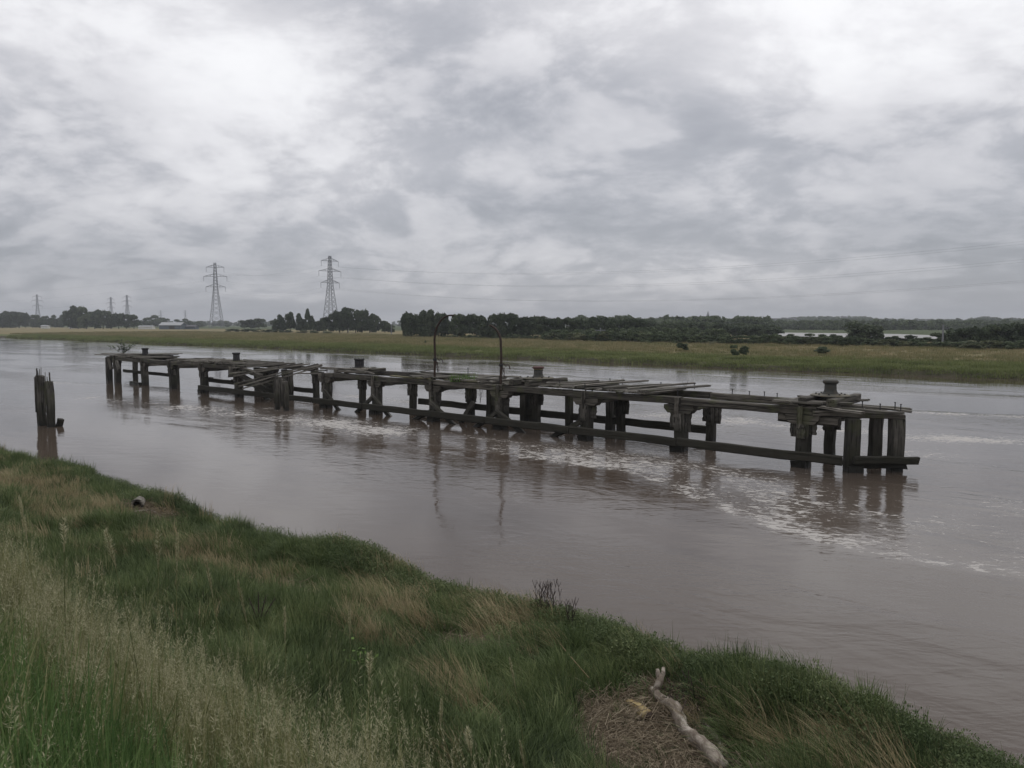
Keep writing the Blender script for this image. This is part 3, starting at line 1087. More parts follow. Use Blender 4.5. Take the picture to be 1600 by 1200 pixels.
def deck(ua, ub, p=0.85, v0=-.25, v1=2.85, skew=0.0, pitch=.26):
    u = ua
    while u < ub:
        if any(abs(u + .1 - b_) < .72 for b_ in (-1.3, 11.7, 24.9)):
            u += .3
            continue
        if DR.random() < p:
            sk = skew + DR.uniform(-.10, .10)
            dz = DR.uniform(0, .02)
            t0 = DR.uniform(0, .05)
            plank(u, v0 + DR.uniform(-.12, .12), ZP + dz + t0, u + sk, v1 + DR.uniform(-.5, .25), ZP + dz + .012 + DR.uniform(0, .04), w=DR.uniform(.19, .24))
        u += pitch + DR.uniform(0, .03)


deck(4.7, 8.2, .86, skew=-.15)
deck(8.4, 12.5, .72, skew=-.1)
deck(12.6, 16.3, .55)
deck(17.0, 19.3, .45)
deck(36.3, 40.4, .75)
deck(40.6, 46.0, .5)
deck(50.8, 56.4, .80)
deck(-2.1, .05, .8, v0=-.1, skew=-.2)
# loose planks thrown over the top at odd angles
for a in ((9.6, -.1, .12, 8.3, 3.1, .20), (8.6, -.2, .11, 7.0, 2.9, .26), (7.2, -.2, .12, 5.9, 3.1, .14), (5.4, -.35, .12, 4.2, 3.1, .16), (5.0, -.35, .13, 4.0, 2.7, .22),
          (6.3, .2, .12, 4.9, 3.2, .24), (10.6, .4, .12, 9.2, 2.4, .17)):
    plank(a[0], a[1], ZP + a[2], a[3], a[4], ZP + a[5], w=DR.uniform(.2, .26))
# right end platform
for a in ((.2, .1, .08, -.6, -.28, .08), (.1, -.25, .10, -1.5, -.05, .10), (.05, .2, .10, -2.3, .35, .10), (.2, 2.2, .06, -2.2, 2.4, .05),
          (-1.2, .2, .0, -3.8, .6, -.12), (-1.6, .6, .04, -3.9, 1.1, -.10), (-1.5, 1.2, .0, -3.7, 1.9, -.10), (-1.4, -.05, -.03, -2.9, -.4, -.09)):
    plank(a[0], a[1], ZP + a[2], a[3], a[4], ZP + a[5], w=.26)
# left end platform: long loose boards
for a in ((58.9, 0.1, .16, 55.0, 1.6, .12), (57.0, -.2, .18, 51.0, 3.2, .26), (56.2, .0, .08, 50.9, 2.4, .12), (55.0, .3, .20, 50.4, 2.6, .20), (59.8, -.1, .06, 56.5, .5, .06)):
    plank(a[0], a[1], ZP + a[2], a[3], a[4], ZP + a[5], w=.28)
# boards along the pier
for a in ((27.6, .2, .17, 23.0, .3, .20), (27.0, .1, .10, 23.2, .4, .14), (26.6, .9, .06, 25.6, 1.2, .06), (24.9, -.1, .05, 22.6, .05, .10), (23.6, .1, .16, 22.1, .0, .02),
          (20.4, 1.9, .10, 16.8, 2.3, .12), (19.6, 2.3, .05, 15.4, 2.6, .08), (17.2, 2.0, .10, 13.8, 2.4, .12), (16.4, .7, .08, 12.4, 1.0, .08), (14.6, .2, .12, 11.6, .5, .11),
          (46.5, 2.2, .05, 42.0, 2.5, .05), (45.8, .9, .05, 41.2, 1.3, .05), (40.6, .3, .1, 36.2, .6, .1), (39.4, 2.2, .16, 35.0, 2.6, .10), (38.4, 1.6, .12, 33.8, 2.5, .04),
          (29.2, -.1, -.24, 26.9, .2, -.17), (28.0, .4, -.06, 26.8, .3, .0)):
    plank(a[0], a[1], ZP + a[2], a[3], a[4], ZP + a[5], w=DR.uniform(.16, .28))
timber('plank', P(20.9, 0.0, TOP + .035), P(17.5, 0.0, TOP + .035), .27, .06, M['mooss'], jet, label=None) if False else plank(20.6, .0, ZP - .01, 17.4, .0, ZP - .01, w=.28, mat=M['mooss'])
plank(16.6, .02, ZP - .01, 14.2, .0, ZP - .01, w=.28, mat=M['mooss'])
# boards of the collapsed bay sliding off the front
for a in ((35.9, -.75, 1.55, 32.5, 2.5, 2.20), (35.3, -.8, 1.44, 31.8, 2.5, 2.20), (34.0, -1.5, 1.02, 30.4, 2.2, 2.25), (33.4, -1.55, .92, 30.0, 2.2, 2.24), (36.2, -.4, 1.88, 33.6, 2.6, 2.18), (36.6, -.2, 2.0, 34.4, 2.7, 2.16), (33.1, -1.45, .80, 29.7, 2.0, 2.18)):
    plank(*a, w=.30, t=.085)
plank(36.4, -.3, 1.95, 36.0, -.55, 1.3, w=.5, t=.1, mat=M['beam'])

# rusty bolts, spikes and a bracket with its line, sticking up from the timbers
def spike(u, v, h, r=.014, dz=0.0, lean=0.0):
    q = P(u, v, TOP + dz)
    mb = MB()
    mb.bar((0, 0, 0), (lean, 0, h), r * 2, n=5)
    mb.bar((lean, 0, h - .02), (lean, 0, h + .01), r * 3.6, n=6)
    o = mb.build('bolt', M['iron_dark'], jet)
    o.location = q - jet.location


for u, v, h, dz in ((-3.2, .2, .2, .03), (-3.45, .9, .24, .0), (-3.7, .6, .22, .0), (-2.6, .4, .2, .05), (2.9, 2.5, .2, .0), (2.2, 2.5, .16, 0), (1.6, 2.5, .18, 0), (1.1, 2.5, .15, 0),
                    (3.9, 0, .22, .05), (9.6, .1, .30, .05), (8.6, 2.4, .25, .1), (8.2, 0, .2, .1), (13.0, 0, .2, .1), (19.8, 2.5, .3, .0), (15.9, .9, .55, .05), (6.1, 2.5, .2, .1),
                    (4.55, 2.5, .22, .12), (42.8, 2.5, .22, .0), (31.3, 2.5, .2, .0), (26.9, .4, .35, -.1), (33.5, 1.3, .3, -.2)):
    spike(u, v, h, dz=dz)
mb = MB()
for k in range(14):
    a, b_ = k / 14, (k + 1) / 14
    q0, q1 = P(22.2 - 2.3 * a, .2 + 2.1 * a, 2.2 + .12 * a - .10 * math.sin(math.pi * a)), P(22.2 - 2.3 * b_, .2 + 2.1 * b_, 2.2 + .12 * b_ - .10 * math.sin(math.pi * b_))
    mb.bar(q0 - jet.location, q1 - jet.location, .025, n=4)
mb.build('loose_cable', M['iron_dark'], jet)


# ------------------------------------------------------------------ bollards
def bollard(u, v, z, label, style):
    root = empty('mooring_bollard', P(u, v, z))
    tag(root, label, 'bollard', 'old mooring bollards on the jetty')
    r = random.Random(int(u * 10))
    if style != 'plain':
        mb = MB()
        rp = .74
        mb.lathe([(rp * .98, 0), (rp, .02), (rp * .97, .05), (rp * .5, .085), (.34, .10)], 26)
        o = mb.build('base_plate', M['plate'], root, False)
        for k in range(8):
            b_ = MB()
            t = k * math.pi / 4 + .3
            b_.lathe([(.035, 0), (.035, .05)], 6)
            q = b_.build('bolt', M['iron_dark'], root)
            q.location = (.52 * math.cos(t), .52 * math.sin(t), .07)
    cap_mat = M['iron']
    body = M['iron']
    if style == 'plate':
        prof = [(.34, .095), (.29, .13), (.25, .19), (.228, .28), (.222, .42), (.222, .54)]
        cap = [(.222, .535), (.262, .555), (.292, .60), (.296, .65), (.275, .695), (.20, .725), (.08, .735), (.0, .736)]
    elif style == 'red':
        prof = [(.32, .095), (.25, .13), (.215, .20), (.205, .30), (.205, .58)]
        cap = [(.205, .60), (.245, .61), (.27, .65), (.27, .70), (.245, .74), (.15, .765), (.05, .77), (.0, .77)]
        cap_mat = M['iron_red']
    elif style == 'ribbed':
        prof = [(.34, .095), (.30, .13), (.25, .20), (.24, .35), (.24, .66)]
        cap = [(.24, .64), (.30, .72), (.31, .76), (.26, .77), (.2, .74), (.0, .73)]
        body = cap_mat = M['iron_dark']
    else:
        prof = [(.25, 0), (.235, .06), (.22, .20), (.22, .42)]
        cap = [(.22, .41), (.27, .46), (.275, .53), (.25, .55), (.16, .56), (.0, .56)]
        body = cap_mat = M['iron_dark']
    mb = MB()
    mb.lathe(prof, 26)
    mb.build('shaft', body, root, True)
    mb = MB()
    mb.lathe(cap, 26)
    mb.build('cap', cap_mat, root, True)
    if style == 'red':
        mb = MB()
        mb.lathe([(.207, .575), (.216, .578), (.216, .605), (.207, .608)], 26)
        mb.build('painted_band', M['band'], root)
    if style == 'ribbed':
        for k in range(10):
            t = k * math.pi / 5
            mb = MB()
            mb.bar((.245 * math.cos(t), .245 * math.sin(t), .18), (.245 * math.cos(t), .245 * math.sin(t), .70), .05, n=4)
            mb.bar((.28 * math.cos(t), .28 * math.sin(t), .70), (.29 * math.cos(t), .29 * math.sin(t), .80), .05, n=4)
            mb.build('rib', M['iron_dark'], root)
    return root


bollard(-1.3, 1.2, ZP + .24, 'big pale grey mushroom bollard on the right hand end of the jetty', 'plate').scale = (.88, .88, .76)
bollard(11.7, 1.2, ZP + .22, 'bollard with red cap and yellow band on the middle of the jetty', 'red').scale = (1, 1, .72)
bollard(24.9, 1.2, ZP + .14, 'dark ribbed bollard with crown top beside the broken gap', 'ribbed').scale = (.95, .95, .72)
bollard(38.6, 1.2, ZP + .16, 'squat dark bollard above the collapsed planks', 'plain')
bollard(53.1, 1.2, ZP + .16, 'squat dark bollard at the far left end of the jetty', 'plain')
# packing timbers under the base plates and decks
for u in (-1.3, 11.7, 24.9, 38.6, 53.1):
    for s in (-.45, .45):
        zt = {-1.3: .235, 11.7: .215, 24.9: .135, 38.6: .155, 53.1: .155}[u]
        timber('packing_timber', P(u + s, -.12, TOP + (zt + .06) / 2 + .005), P(u + s, 2.65, TOP + (zt + .06) / 2 + .005), .26, zt + .045, M['beam'], jet)


# ------------------------------------------------------------------ bent poles and ladder
def bent_pole(u, v, side, hgt, rad, label, ragz, droop):
    root = empty('bent_pole', P(u, v, TOP - .3))
    tag(root, label, 'pole', 'bent iron poles on the jetty')
    pts, rr = [], []
    n0 = 8
    for i in range(n0):
        pts.append(PU * (.02 * math.sin(i)) + Vector((0, 0, i / (n0 - 1) * hgt)))
        rr.append(.058 - .005 * i / n0)
    for i in range(1, 13):
        t = i / 12 * droop
        pts.append(-PU * side * (rad * (1 - math.cos(t))) + Vector((0, 0, hgt + rad * 1.05 * math.sin(t))))
        rr.append(.053 - .012 * i / 12)
    mb = MB()
    mb.tube(pts, rr, 8)
    mb.build('curved_tube', M['pole'], root, True)
    mb = MB()
    mb.lathe([(.085, ragz - .06), (.10, ragz), (.08, ragz + .07)], 8)
    mb.build('collar', M['iron_dark'], root)
    mb = MB()
    rr_ = random.Random(4)
    for k in range(5):
        q = Vector((.07, 0, ragz))
        for j in range(5):
            q2 = q + Vector((rr_.uniform(-.03, .10), rr_.uniform(-.05, .05), rr_.uniform(-.22, .12)))
            mb.bar(q, q2, .014, n=3)
            q = q2
    mb.build('rope_scrap', M['twig'], root)
    return root


bent_pole(17.3, .0, 1, 2.25, 1.15, 'taller rusty pole bent over to the right, left of the pair', 1.30, 1.75)
bent_pole(12.9, .0, -1, 2.15, .80, 'shorter rusty pole bent over to the left, right of the pair', 1.18, 1.45)

lad = empty('iron_ladder', P(9.2, 1.3, 0))
tag(lad, 'thin iron ladder leaning under the jetty deck down to the water', 'ladder')
for s in (-.17, .17):
    mb = MB()
    mb.bar(Vector((0, 0, 2.0)) + PU * (-.30 + s), PU * (.55 + s) + Vector((0, 0, -.5)), .055, n=6)
    mb.build('rail', M['iron_dark'], lad)
for k in range(8):
    z = 1.85 - k * .26
    f = (2.0 - z) / 2.5 * .85 - .30
    mb = MB()
    mb.bar(PU * (f - .17) + Vector((0, 0, z)), PU * (f + .17) + Vector((0, 0, z)), .028, n=5)
    mb.build('rung', M['iron'], lad)

# ------------------------------------------------------------------ free-standing piles
def free_pile(loc, h, w, label, cat='mooring post', lean=(0, 0), splinters=4, group='free-standing timber piles', name='mooring_post', d=None):
    root = empty(name, loc)
    tag(root, label, cat, group)
    r = random.Random(int(loc[0] * 10) + int(h * 100))
    a = Vector(loc) + Vector((0, 0, -1.6))
    b_ = Vector(loc) + Vector((lean[0], lean[1], h))
    timber('shaft', a, b_, w, d or w, M['pile'], root, up=PV, rough=.02, ragged=.10, rings=7)
    for k in range(splinters):
        ox, oy = r.uniform(-.4, .4) * w, r.uniform(-.4, .4) * (d or w)
        hh = r.uniform(.12, .42)
        timber('splinter', b_ + Vector((ox, oy, -.35)), b_ + Vector((ox * 1.05, oy, hh)), r.uniform(.05, .12), r.uniform(.03, .07), M['pile'], root, up=PV, taper=.35, rings=3, ragged=.03)
    # check lines: long proud staves on the face towards the bank
    for k in range(3):
        ox = (k - 1) * w * .22
        f0 = a + (b_ - a) * r.uniform(.5, .6)
        f1 = a + (b_ - a) * r.uniform(.86, .99)
        n_ = Vector((-SN[0], -SN[1], 0)) * ((d or w) / 2 - .01)
        timber('stave', f0 + n_ + Vector((ox, 0, 0)), f1 + n_ + Vector((ox, 0, 0)), w * .26, .05, M['pile'], root, up=PV, rings=4, ragged=.04)
    return root


q1 = at(66.5, 665, 0)
q2 = at(80.5, 667, 0)
free_pile((q1.x, q1.y, 0), 2.36, .32, 'left and taller of two splintered posts standing alone in the river', lean=(-.04, 0), splinters=6, group='pair of splintered posts')
free_pile((q2.x, q2.y, 0), 2.18, .30, 'right and shorter of two splintered posts standing alone in the river', lean=(-.02, .0), splinters=6, group='pair of splintered posts')
q3 = at(92.5, 666, 0)
rt = empty('stub_post', (q3.x, q3.y, 0))
tag(rt, 'short leaning black stump at the foot of the splintered posts', 'stump')
timber('shaft', Vector((q3.x - .25, q3.y, -.8)), Vector((q3.x + .10, q3.y, .34)), .24, .24, M['low'], rt, up=PV)
q = P(27.55, -2.5, 0)
free_pile((q.x, q.y, 0), 1.72, .25, 'left upright timber pile in front of the collapsed planks', lean=(.03, .0), splinters=2)
q = P(26.62, -2.45, 0)
free_pile((q.x, q.y, 0), 1.62, .25, 'right upright timber pile in front of the collapsed planks', lean=(-.06, .0), splinters=3)
q = P(29.0, -1.3, 0)
free_pile((q.x, q.y, 0), 1.60, .20, 'middle brownish timber pile set behind its two neighbours', lean=(.1, .0), splinters=1)


# ------------------------------------------------------------------ plants on the jetty
def blade_strip(base, dirv, L, w, bend, segs=3, side=None):
    """returns verts/faces of one curved grass blade (numpy)."""
    vs = []
    d = np.array(dirv, float)
    sd = np.array(side if side is not None else [-d[1], d[0], 0], float)
    nrm = np.linalg.norm(sd)
    sd = sd / nrm if nrm > 1e-6 else np.array([1., 0, 0])
    for i in range(segs + 1):
        t = i / segs
        up = L * (t - .5 * bend * t * t)
        out = L * (bend * .85 * t * t)
        c = np.array(base) + np.array([d[0] * out, d[1] * out, up])
        ww = w * (1 - t * .92) * .5
        vs.append(c - sd * ww)
        vs.append(c + sd * ww)
    fs = [(2 * i, 2 * i + 1, 2 * i + 3, 2 * i + 2) for i in range(segs)]
    return vs, fs


class Tuft:
    def __init__(self):
        self.v, self.f, self.s = [], [], []

    def add(self, vs, fs, shade):
        o = len(self.v)
        self.v += list(vs)
        self.f += [tuple(i + o for i in f) for f in fs]
        if not hasattr(shade, '__len__'):
            shade = [shade] * len(vs)
        self.s += list(shade)

    def mesh(self, name, mat):
        me = mesh(name, self.v, self.f, mat)
        a = me.attributes.new('shade', 'FLOAT', 'POINT')
        a.data.foreach_set('value', np.array(self.s, np.float32))
        return me


def grass_tuft(name, mat, n, R, L, w, bend, lean, rng, segs=3, shade=(0, 1), Lvar=.4):
    T = Tuft()
    for k in range(n):
        a = rng.uniform(0, 2 * math.pi)
        rr = R * math.sqrt(rng.random())
        base = (rr * math.cos(a), rr * math.sin(a), -.04)
        th = a + rng.normal(0, .7)
        dv = np.array([math.cos(th), math.sin(th)]) * (1 - lean) + np.array([1, 0]) * lean
        b_ = np.clip(rng.normal(bend, .22), 0.05, 1.25)
        l = L * (1 - rng.random() * Lvar)
        vs, fs = blade_strip(base, (dv[0], dv[1], 0), l, w * rng.uniform(.7, 1.3), b_, segs, side=(math.sin(th + rng.normal(0, .8)), -math.cos(th), 0))
        s0 = rng.uniform(*shade)
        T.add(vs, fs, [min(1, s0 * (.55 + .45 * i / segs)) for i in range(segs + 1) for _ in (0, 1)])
    return T.mesh(name, mat)


def leaf_bush(name, mat, n, R, H, leaf, rng, core=True):
    T = Tuft()
    for k in range(n):
        a = rng.uniform(0, 2 * math.pi)
        e = rng.random()
        rr = R * math.sqrt(rng.random())
        top = H * math.sqrt(max(0, 1 - (rr / R) ** 2))
        z = top * (0.35 + .65 * e)
        c = np.array([rr * math.cos(a), rr * math.sin(a), z])
        th = rng.uniform(0, 2 * math.pi)
        tilt = rng.uniform(.2, 1.3)
        d = np.array([math.cos(th) * math.cos(tilt), math.sin(th) * math.cos(tilt), math.sin(tilt)])
        sd = np.array([-math.sin(th), math.cos(th), rng.uniform(-.3, .3)])
        l = leaf * rng.uniform(.6, 1.4)
        vs = [c, c + d * l * .5 + sd * l * .2, c + d * l, c + d * l * .5 - sd * l * .2]
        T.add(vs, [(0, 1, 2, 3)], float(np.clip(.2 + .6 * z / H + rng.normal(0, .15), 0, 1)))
    return T.mesh(name, mat)


rg = np.random.default_rng(5)
o = obj('grass_clump', grass_tuft('grass_clump', M['near'], 150, .55, .42, .022, .5, 0, rg))
o.location = P(15.5, .15, TOP + .05)
o.scale = (1.25, .7, 1.5)
tag(o, 'green weedy clump growing on the middle of the jetty', 'weeds')


def stem_plant(name, root, stems, label, cat, mat_leaf, mat_stem, rng, leafn=26, leaf=.10):
    e = empty(name, root)
    tag(e, label, cat)
    st, T = MB(), Tuft()
    for (dx_, dy_, h) in stems:
        n = 6
        pts = [Vector((dx_ * (i / n) ** 1.4, dy_ * (i / n) ** 1.4, h * i / n)) for i in range(n + 1)]
        st.tube(pts, [.012 * (1 - .6 * i / n) for i in range(n + 1)], 5)
        for k in range(leafn):
            t = rng.uniform(.35, 1.0)
            c = np.array([dx_ * t ** 1.4, dy_ * t ** 1.4, h * t]) + rng.normal(0, .05, 3)
            th = rng.uniform(0, 2 * math.pi)
            d = np.array([math.cos(th), math.sin(th), rng.uniform(-.4, .6)])
            sd = np.array([-math.sin(th), math.cos(th), rng.uniform(-.5, .5)])
            l = leaf * rng.uniform(.6, 1.3)
            T.add([c, c + d * l * .5 + sd * l * .3, c + d * l, c + d * l * .5 - sd * l * .3], [(0, 1, 2, 3)], rng.random())
    st.build('stem', mat_stem, e)
    obj('leaves', T.mesh('leaves', mat_leaf), None, e)
    return e


stem_plant('sapling', P(57.2, 1.1, TOP + .1), [(-.6, .1, .9), (-.1, 0, 1.25), (.35, .1, 1.0), (.9, 0, .9), (.1, .2, 1.1), (-1.1, 0, .7), (1.3, 0, 1.0), (-.3, .3, 1.0), (.6, -.2, .8)],
           'wispy sparse sapling growing on the left end of the jetty', 'sapling', M['tree_b'], M['twig'], rg, 22, .22)
stem_plant('weed', P(4.9, 2.4, TOP + .1), [(-.12, 0, .30), (.12, 0, .36)], 'small two-headed weed sprouting from the planks beside the bare beams', 'weed', M['tree_b'], M['twig'], rg, 12, .07)
stem_plant('weed', P(8.0, 2.5, TOP + .1), [(.05, 0, .34), (-.05, .05, .42)], 'thin weed on the loose planks left of the bare beams', 'weed', M['tree_b'], M['twig'], rg, 8, .05)
stem_plant('weed', P(44.3, 2.4, TOP), [(.05, 0, .30)], 'single weed standing on the far left deck', 'weed', M['tree_a'], M['twig'], rg, 10, .09)
hv = stem_plant('hanging_vine', P(14.7, .5, 1.0), [(.0, 0, .75), (.12, 0, .7)], 'dead vine hanging under the weedy part of the jetty deck', 'vine', M['twig'], M['twig'], rg, 20, .07)


# ------------------------------------------------------------------ scattering with geometry nodes
def proto_collection(name, meshes):
    c = bpy.data.collections.new(name)
    for i, me in enumerate(meshes):
        o_ = bpy.data.objects.new('%s_%02d' % (name, i), me)
        c.objects.link(o_)
    return c


def scatter(name, pts, rots, scales, idx, coll, label, cat=None):
    me = bpy.data.meshes.new(name)
    me.vertices.add(len(pts))
    me.vertices.foreach_set('co', np.asarray(pts, np.float32).ravel())
    for an, ty, data in (('rot', 'FLOAT_VECTOR', rots), ('scl', 'FLOAT_VECTOR', scales)):
        a = me.attributes.new(an, ty, 'POINT')
        a.data.foreach_set('vector', np.asarray(data, np.float32).ravel())
    a = me.attributes.new('pick', 'INT', 'POINT')
    a.data.foreach_set('value', np.asarray(idx, np.int32))
    o_ = bpy.data.objects.new(name, me)
    COL.objects.link(o_)
    ng = bpy.data.node_groups.new(name, 'GeometryNodeTree')
    ng.interface.new_socket('Geometry', in_out='INPUT', socket_type='NodeSocketGeometry')
    ng.interface.new_socket('Geometry', in_out='OUTPUT', socket_type='NodeSocketGeometry')
    gi, go = ng.nodes.new('NodeGroupInput'), ng.nodes.new('NodeGroupOutput')
    m2p = ng.nodes.new('GeometryNodeMeshToPoints')
    ci = ng.nodes.new('GeometryNodeCollectionInfo')
    ci.inputs['Collection'].default_value = coll
    ci.inputs['Separate Children'].default_value = True
    ci.inputs['Reset Children'].default_value = True
    iop = ng.nodes.new('GeometryNodeInstanceOnPoints')
    iop.inputs['Pick Instance'].default_value = True

    def attr(n_, t):
        nd = ng.nodes.new('GeometryNodeInputNamedAttribute')
        nd.data_type = t
        nd.inputs['Name'].default_value = n_
        return nd.outputs['Attribute']
    e2r = ng.nodes.new('FunctionNodeEulerToRotation')
    ng.links.new(attr('rot', 'FLOAT_VECTOR'), e2r.inputs[0])
    ng.links.new(gi.outputs[0], m2p.inputs['Mesh'])
    ng.links.new(m2p.outputs[0], iop.inputs['Points'])
    ng.links.new(ci.outputs[0], iop.inputs['Instance'])
    ng.links.new(attr('pick', 'INT'), iop.inputs['Instance Index'])
    ng.links.new(e2r.outputs[0], iop.inputs['Rotation'])
    ng.links.new(attr('scl', 'FLOAT_VECTOR'), iop.inputs['Scale'])
    ng.links.new(iop.outputs[0], go.inputs[0])
    md = o_.modifiers.new('scatter', 'NODES')
    md.node_group = ng
    tag(o_, label, cat, kind='stuff')
    return o_


rg = np.random.default_rng(12)
# litter areas (s, t, radius_s, radius_t, strength)
LITTER = [(6.35, 3.15, .55, .75, 1.1), (5.6, 2.6, .6, .5, 1.0), (6.5, 4.1, .3, .5, .9), (6.5, 10.2, .45, .8, .9), (7.1, 6.6, .4, .6, .95), (7.5, 16.2, .4, 1.0, 1.0), (5.9, 1.7, .5, .4, .8), (7.0, 8.9, .25, .35, .6)]


LOG_PIX = [(1130, 1230), (1092, 1180), (1050, 1116), (1022, 1084), (1033, 1046)]
LOG_ST = []
for _p in LOG_PIX + [(1001, 1124), (985, 1080)]:
    _q = at(_p[0], _p[1], 1.0)
    LOG_ST.append((_q.x * SN[0] + _q.y * SN[1], _q.x * ST[0] + _q.y * ST[1]))


def log_clear(s, t):
    d = np.full_like(s, 9.0)
    for (a, b_) in LOG_ST:
        # grass between the log and the camera side hides it: clear a little further that way
        ds, dt = s - a, t - b_
        ds = np.where(ds < 0, ds * .62, ds)
        d = np.minimum(d, np.hypot(ds, dt))
    return sstep(d, .32, .62)


def litter_f(s, t):
    f = np.zeros_like(s)
    for (s0, t0, rs, rt_, a) in LITTER:
        d2 = ((s - s0) / rs) ** 2 + ((t - t0) / rt_) ** 2
        f = np.maximum(f, a * np.exp(-d2 * .8))
    return f + .35 * (fbm(s * 2.2 + 3, t * 2.2, 3) - .5)


def make_points(n, smin, smax, tmin, tmax, dens):
    s = rg.uniform(smin, smax, n)
    t = rg.uniform(tmin, tmax, n)
    keep = rg.random(n) < dens(s, t)
    return s[keep], t[keep]


def to_xyz(s, t, dz=0.0):
    x, y = st2xy(s, t)
    return np.stack([x, y, bank_z(s, t) + dz], 1)


ALONG = math.atan2(ST[1], ST[0])


def field_angle(s, t, spread=1.2):
    return ALONG + (fbm(s * .5 + 50, t * .5 + 3, 3) - .5) * 2 * spread * 2.2


def place(name, s, t, coll, nproto, label, scale=(.8, 1.25), tilt=.12, ang=None, dz=0.0, hmul=None, scl_far=True):
    n = len(s)
    pts = to_xyz(s, t, dz)
    z = field_angle(s, t) + rg.normal(0, .45, n) if ang is None else ang
    rots = np.stack([rg.normal(0, tilt, n), rg.normal(0, tilt, n), z], 1)
    k = rg.uniform(scale[0], scale[1], n)
    hm = k * (hmul if hmul is not None else 1)
    scl = np.stack([k, k, hm], 1)
    idx = rg.integers(0, nproto, n)
    return scatter(name, pts, rots, scl, idx, coll, label)


# 1 marsh grass over the terrace
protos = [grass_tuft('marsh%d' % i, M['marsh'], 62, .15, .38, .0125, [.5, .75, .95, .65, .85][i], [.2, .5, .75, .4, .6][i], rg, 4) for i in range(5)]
marsh_c = proto_collection('marsh_tuft', protos)


def dens_marsh(s, t):
    f = 1 - 1.25 * np.clip(litter_f(s, t), 0, 1)
    f *= sstep(s, 2.3, 3.2) * (s < shore(t) + .22)
    f *= np.where(t > 14, .55, 1.0) * np.where(t > 30, .5, 1)
    # a few tufts still come up through the litter
    return np.clip(np.clip(f, 0, 1) * log_clear(s, t) + .05 * (fbm(s * 3 + 1, t * 3 + 4, 2) > .55) * sstep(s, 3, 4), 0, 1) * (s < shore(t) + .22)


s, t = make_points(52000, 2.2, 9.8, -4, 62, dens_marsh)
hm = .30 + 1.5 * fbm(s * 1.7 + 9, t * 1.5 + 77, 3)
place('marsh_grass', s, t, marsh_c, 5, 'soft dark green marsh grass covering the lower bank', (.75, 1.35), .16, hmul=hm)
s, t = make_points(9000, 2.2, 9.3, 60, 130, lambda s, t: sstep(s, 2.3, 3.2))
place('marsh_grass', s, t, marsh_c, 5, 'dark green marsh grass further along the near bank', (1.6, 2.4), .16)
s, t = make_points(5000, -2, 9.3, -30, -4, lambda s, t: np.ones_like(s))
place('marsh_grass', s, t, marsh_c, 5, 'dark green marsh grass on the near bank to the right', (1.5, 2.4), .16)

# 2 lodged straw-coloured tufts
protos = [grass_tuft('straw%d' % i, M['straw'], 46, .12, .55, .009, [.95, 1.1, .85][i], [.85, .9, .7][i], rg, 4) for i in range(3)]
straw_c = proto_collection('straw_tuft', protos)
PATCH = [(7.2, 8.3, .45, .9), (7.9, 6.6, .35, .9), (6.7, 12.3, .5, 1.2), (7.4, 1.9, .35, .8), (6.4, 17.5, .6, 1.4), (8.3, 9.2, .3, .8), (5.6, 5.0, .3, .5), (7.0, 21, .6, 2.0), (5.3, 24, .8, 2), (6.2, 7.3, .3, .5)]


def dens_straw(s, t):
    f = np.full_like(s, .022)
    for (s0, t0, rs, rt_) in PATCH:
        f = np.maximum(f, .85 * np.exp(-((s - s0) / rs) ** 2 - ((t - t0) / rt_) ** 2))
    return f * (s < shore(t) - .1) * sstep(s, 3.2, 4.5) * log_clear(s, t)


s, t = make_points(15000, 3, 9.4, -1, 34, dens_straw)
place('dry_grass', s, t, straw_c, 3, 'straw coloured grass blown flat in patches on the bank', (.8, 1.4), .12, ang=ALONG + rg.normal(-.25, .3, len(s)))

# 3 sea purslane like low leafy cover on the water's edge
protos = [leaf_bush('purslane%d' % i, M['purslane'], 380, .20, .24, .024, rg) for i in range(3)]
pur_c = proto_collection('purslane_bush', protos)


def dens_pur(s, t):
    sh = shore(t)
    band = np.exp(-((s - (sh - .35)) / .55) ** 2)
    return band * (.15 + .85 * ((t < 9.8) | (np.abs(t - 10.4) < .9))) * (s < sh + .25) * (t > -3)


s, t = make_points(8000, 7.2, 9.7, -3, 24, dens_pur)
place('bushy_marsh_plants', s, t, pur_c, 3, 'low bushy green marsh plants along the water edge', (.8, 1.5), .2, dz=.02)

# 4 litter of broken reeds
def litter_proto(i):
    T = Tuft()
    for k in range(70):
        a = rg.uniform(0, math.pi)
        c = np.array([rg.normal(0, .10), rg.normal(0, .10), rg.uniform(.0, .05)])
        L = rg.uniform(.03, .17)
        d = np.array([math.cos(a), math.sin(a), rg.normal(0, .18)])
        sd = np.array([-math.sin(a), math.cos(a), 0]) * rg.uniform(.0012, .003)
        up = np.array([0, 0, .003])
        vs = [c - sd, c + sd, c + d * L + sd, c + d * L - sd, c + d * L * .5 + up * 2]
        T.add(vs, [(0, 1, 4), (1, 2, 4), (2, 3, 4), (3, 0, 4)], rg.random())
    return T.mesh('litter%d' % i, M['litter'])


lit_c = proto_collection('reed_litter', [litter_proto(i) for i in range(5)])
s, t = make_points(26000, 4.2, 8.6, -.5, 19, lambda s, t: np.clip(litter_f(s, t) * 1.5 - .25 + (1 - log_clear(s, t)), 0, 1))
place('reed_litter', s, t, lit_c, 5, 'brown broken reed litter left by the tide around the driftwood', (.8, 1.5), .12, ang=rg.uniform(0, 6.28, len(s)), dz=.015)


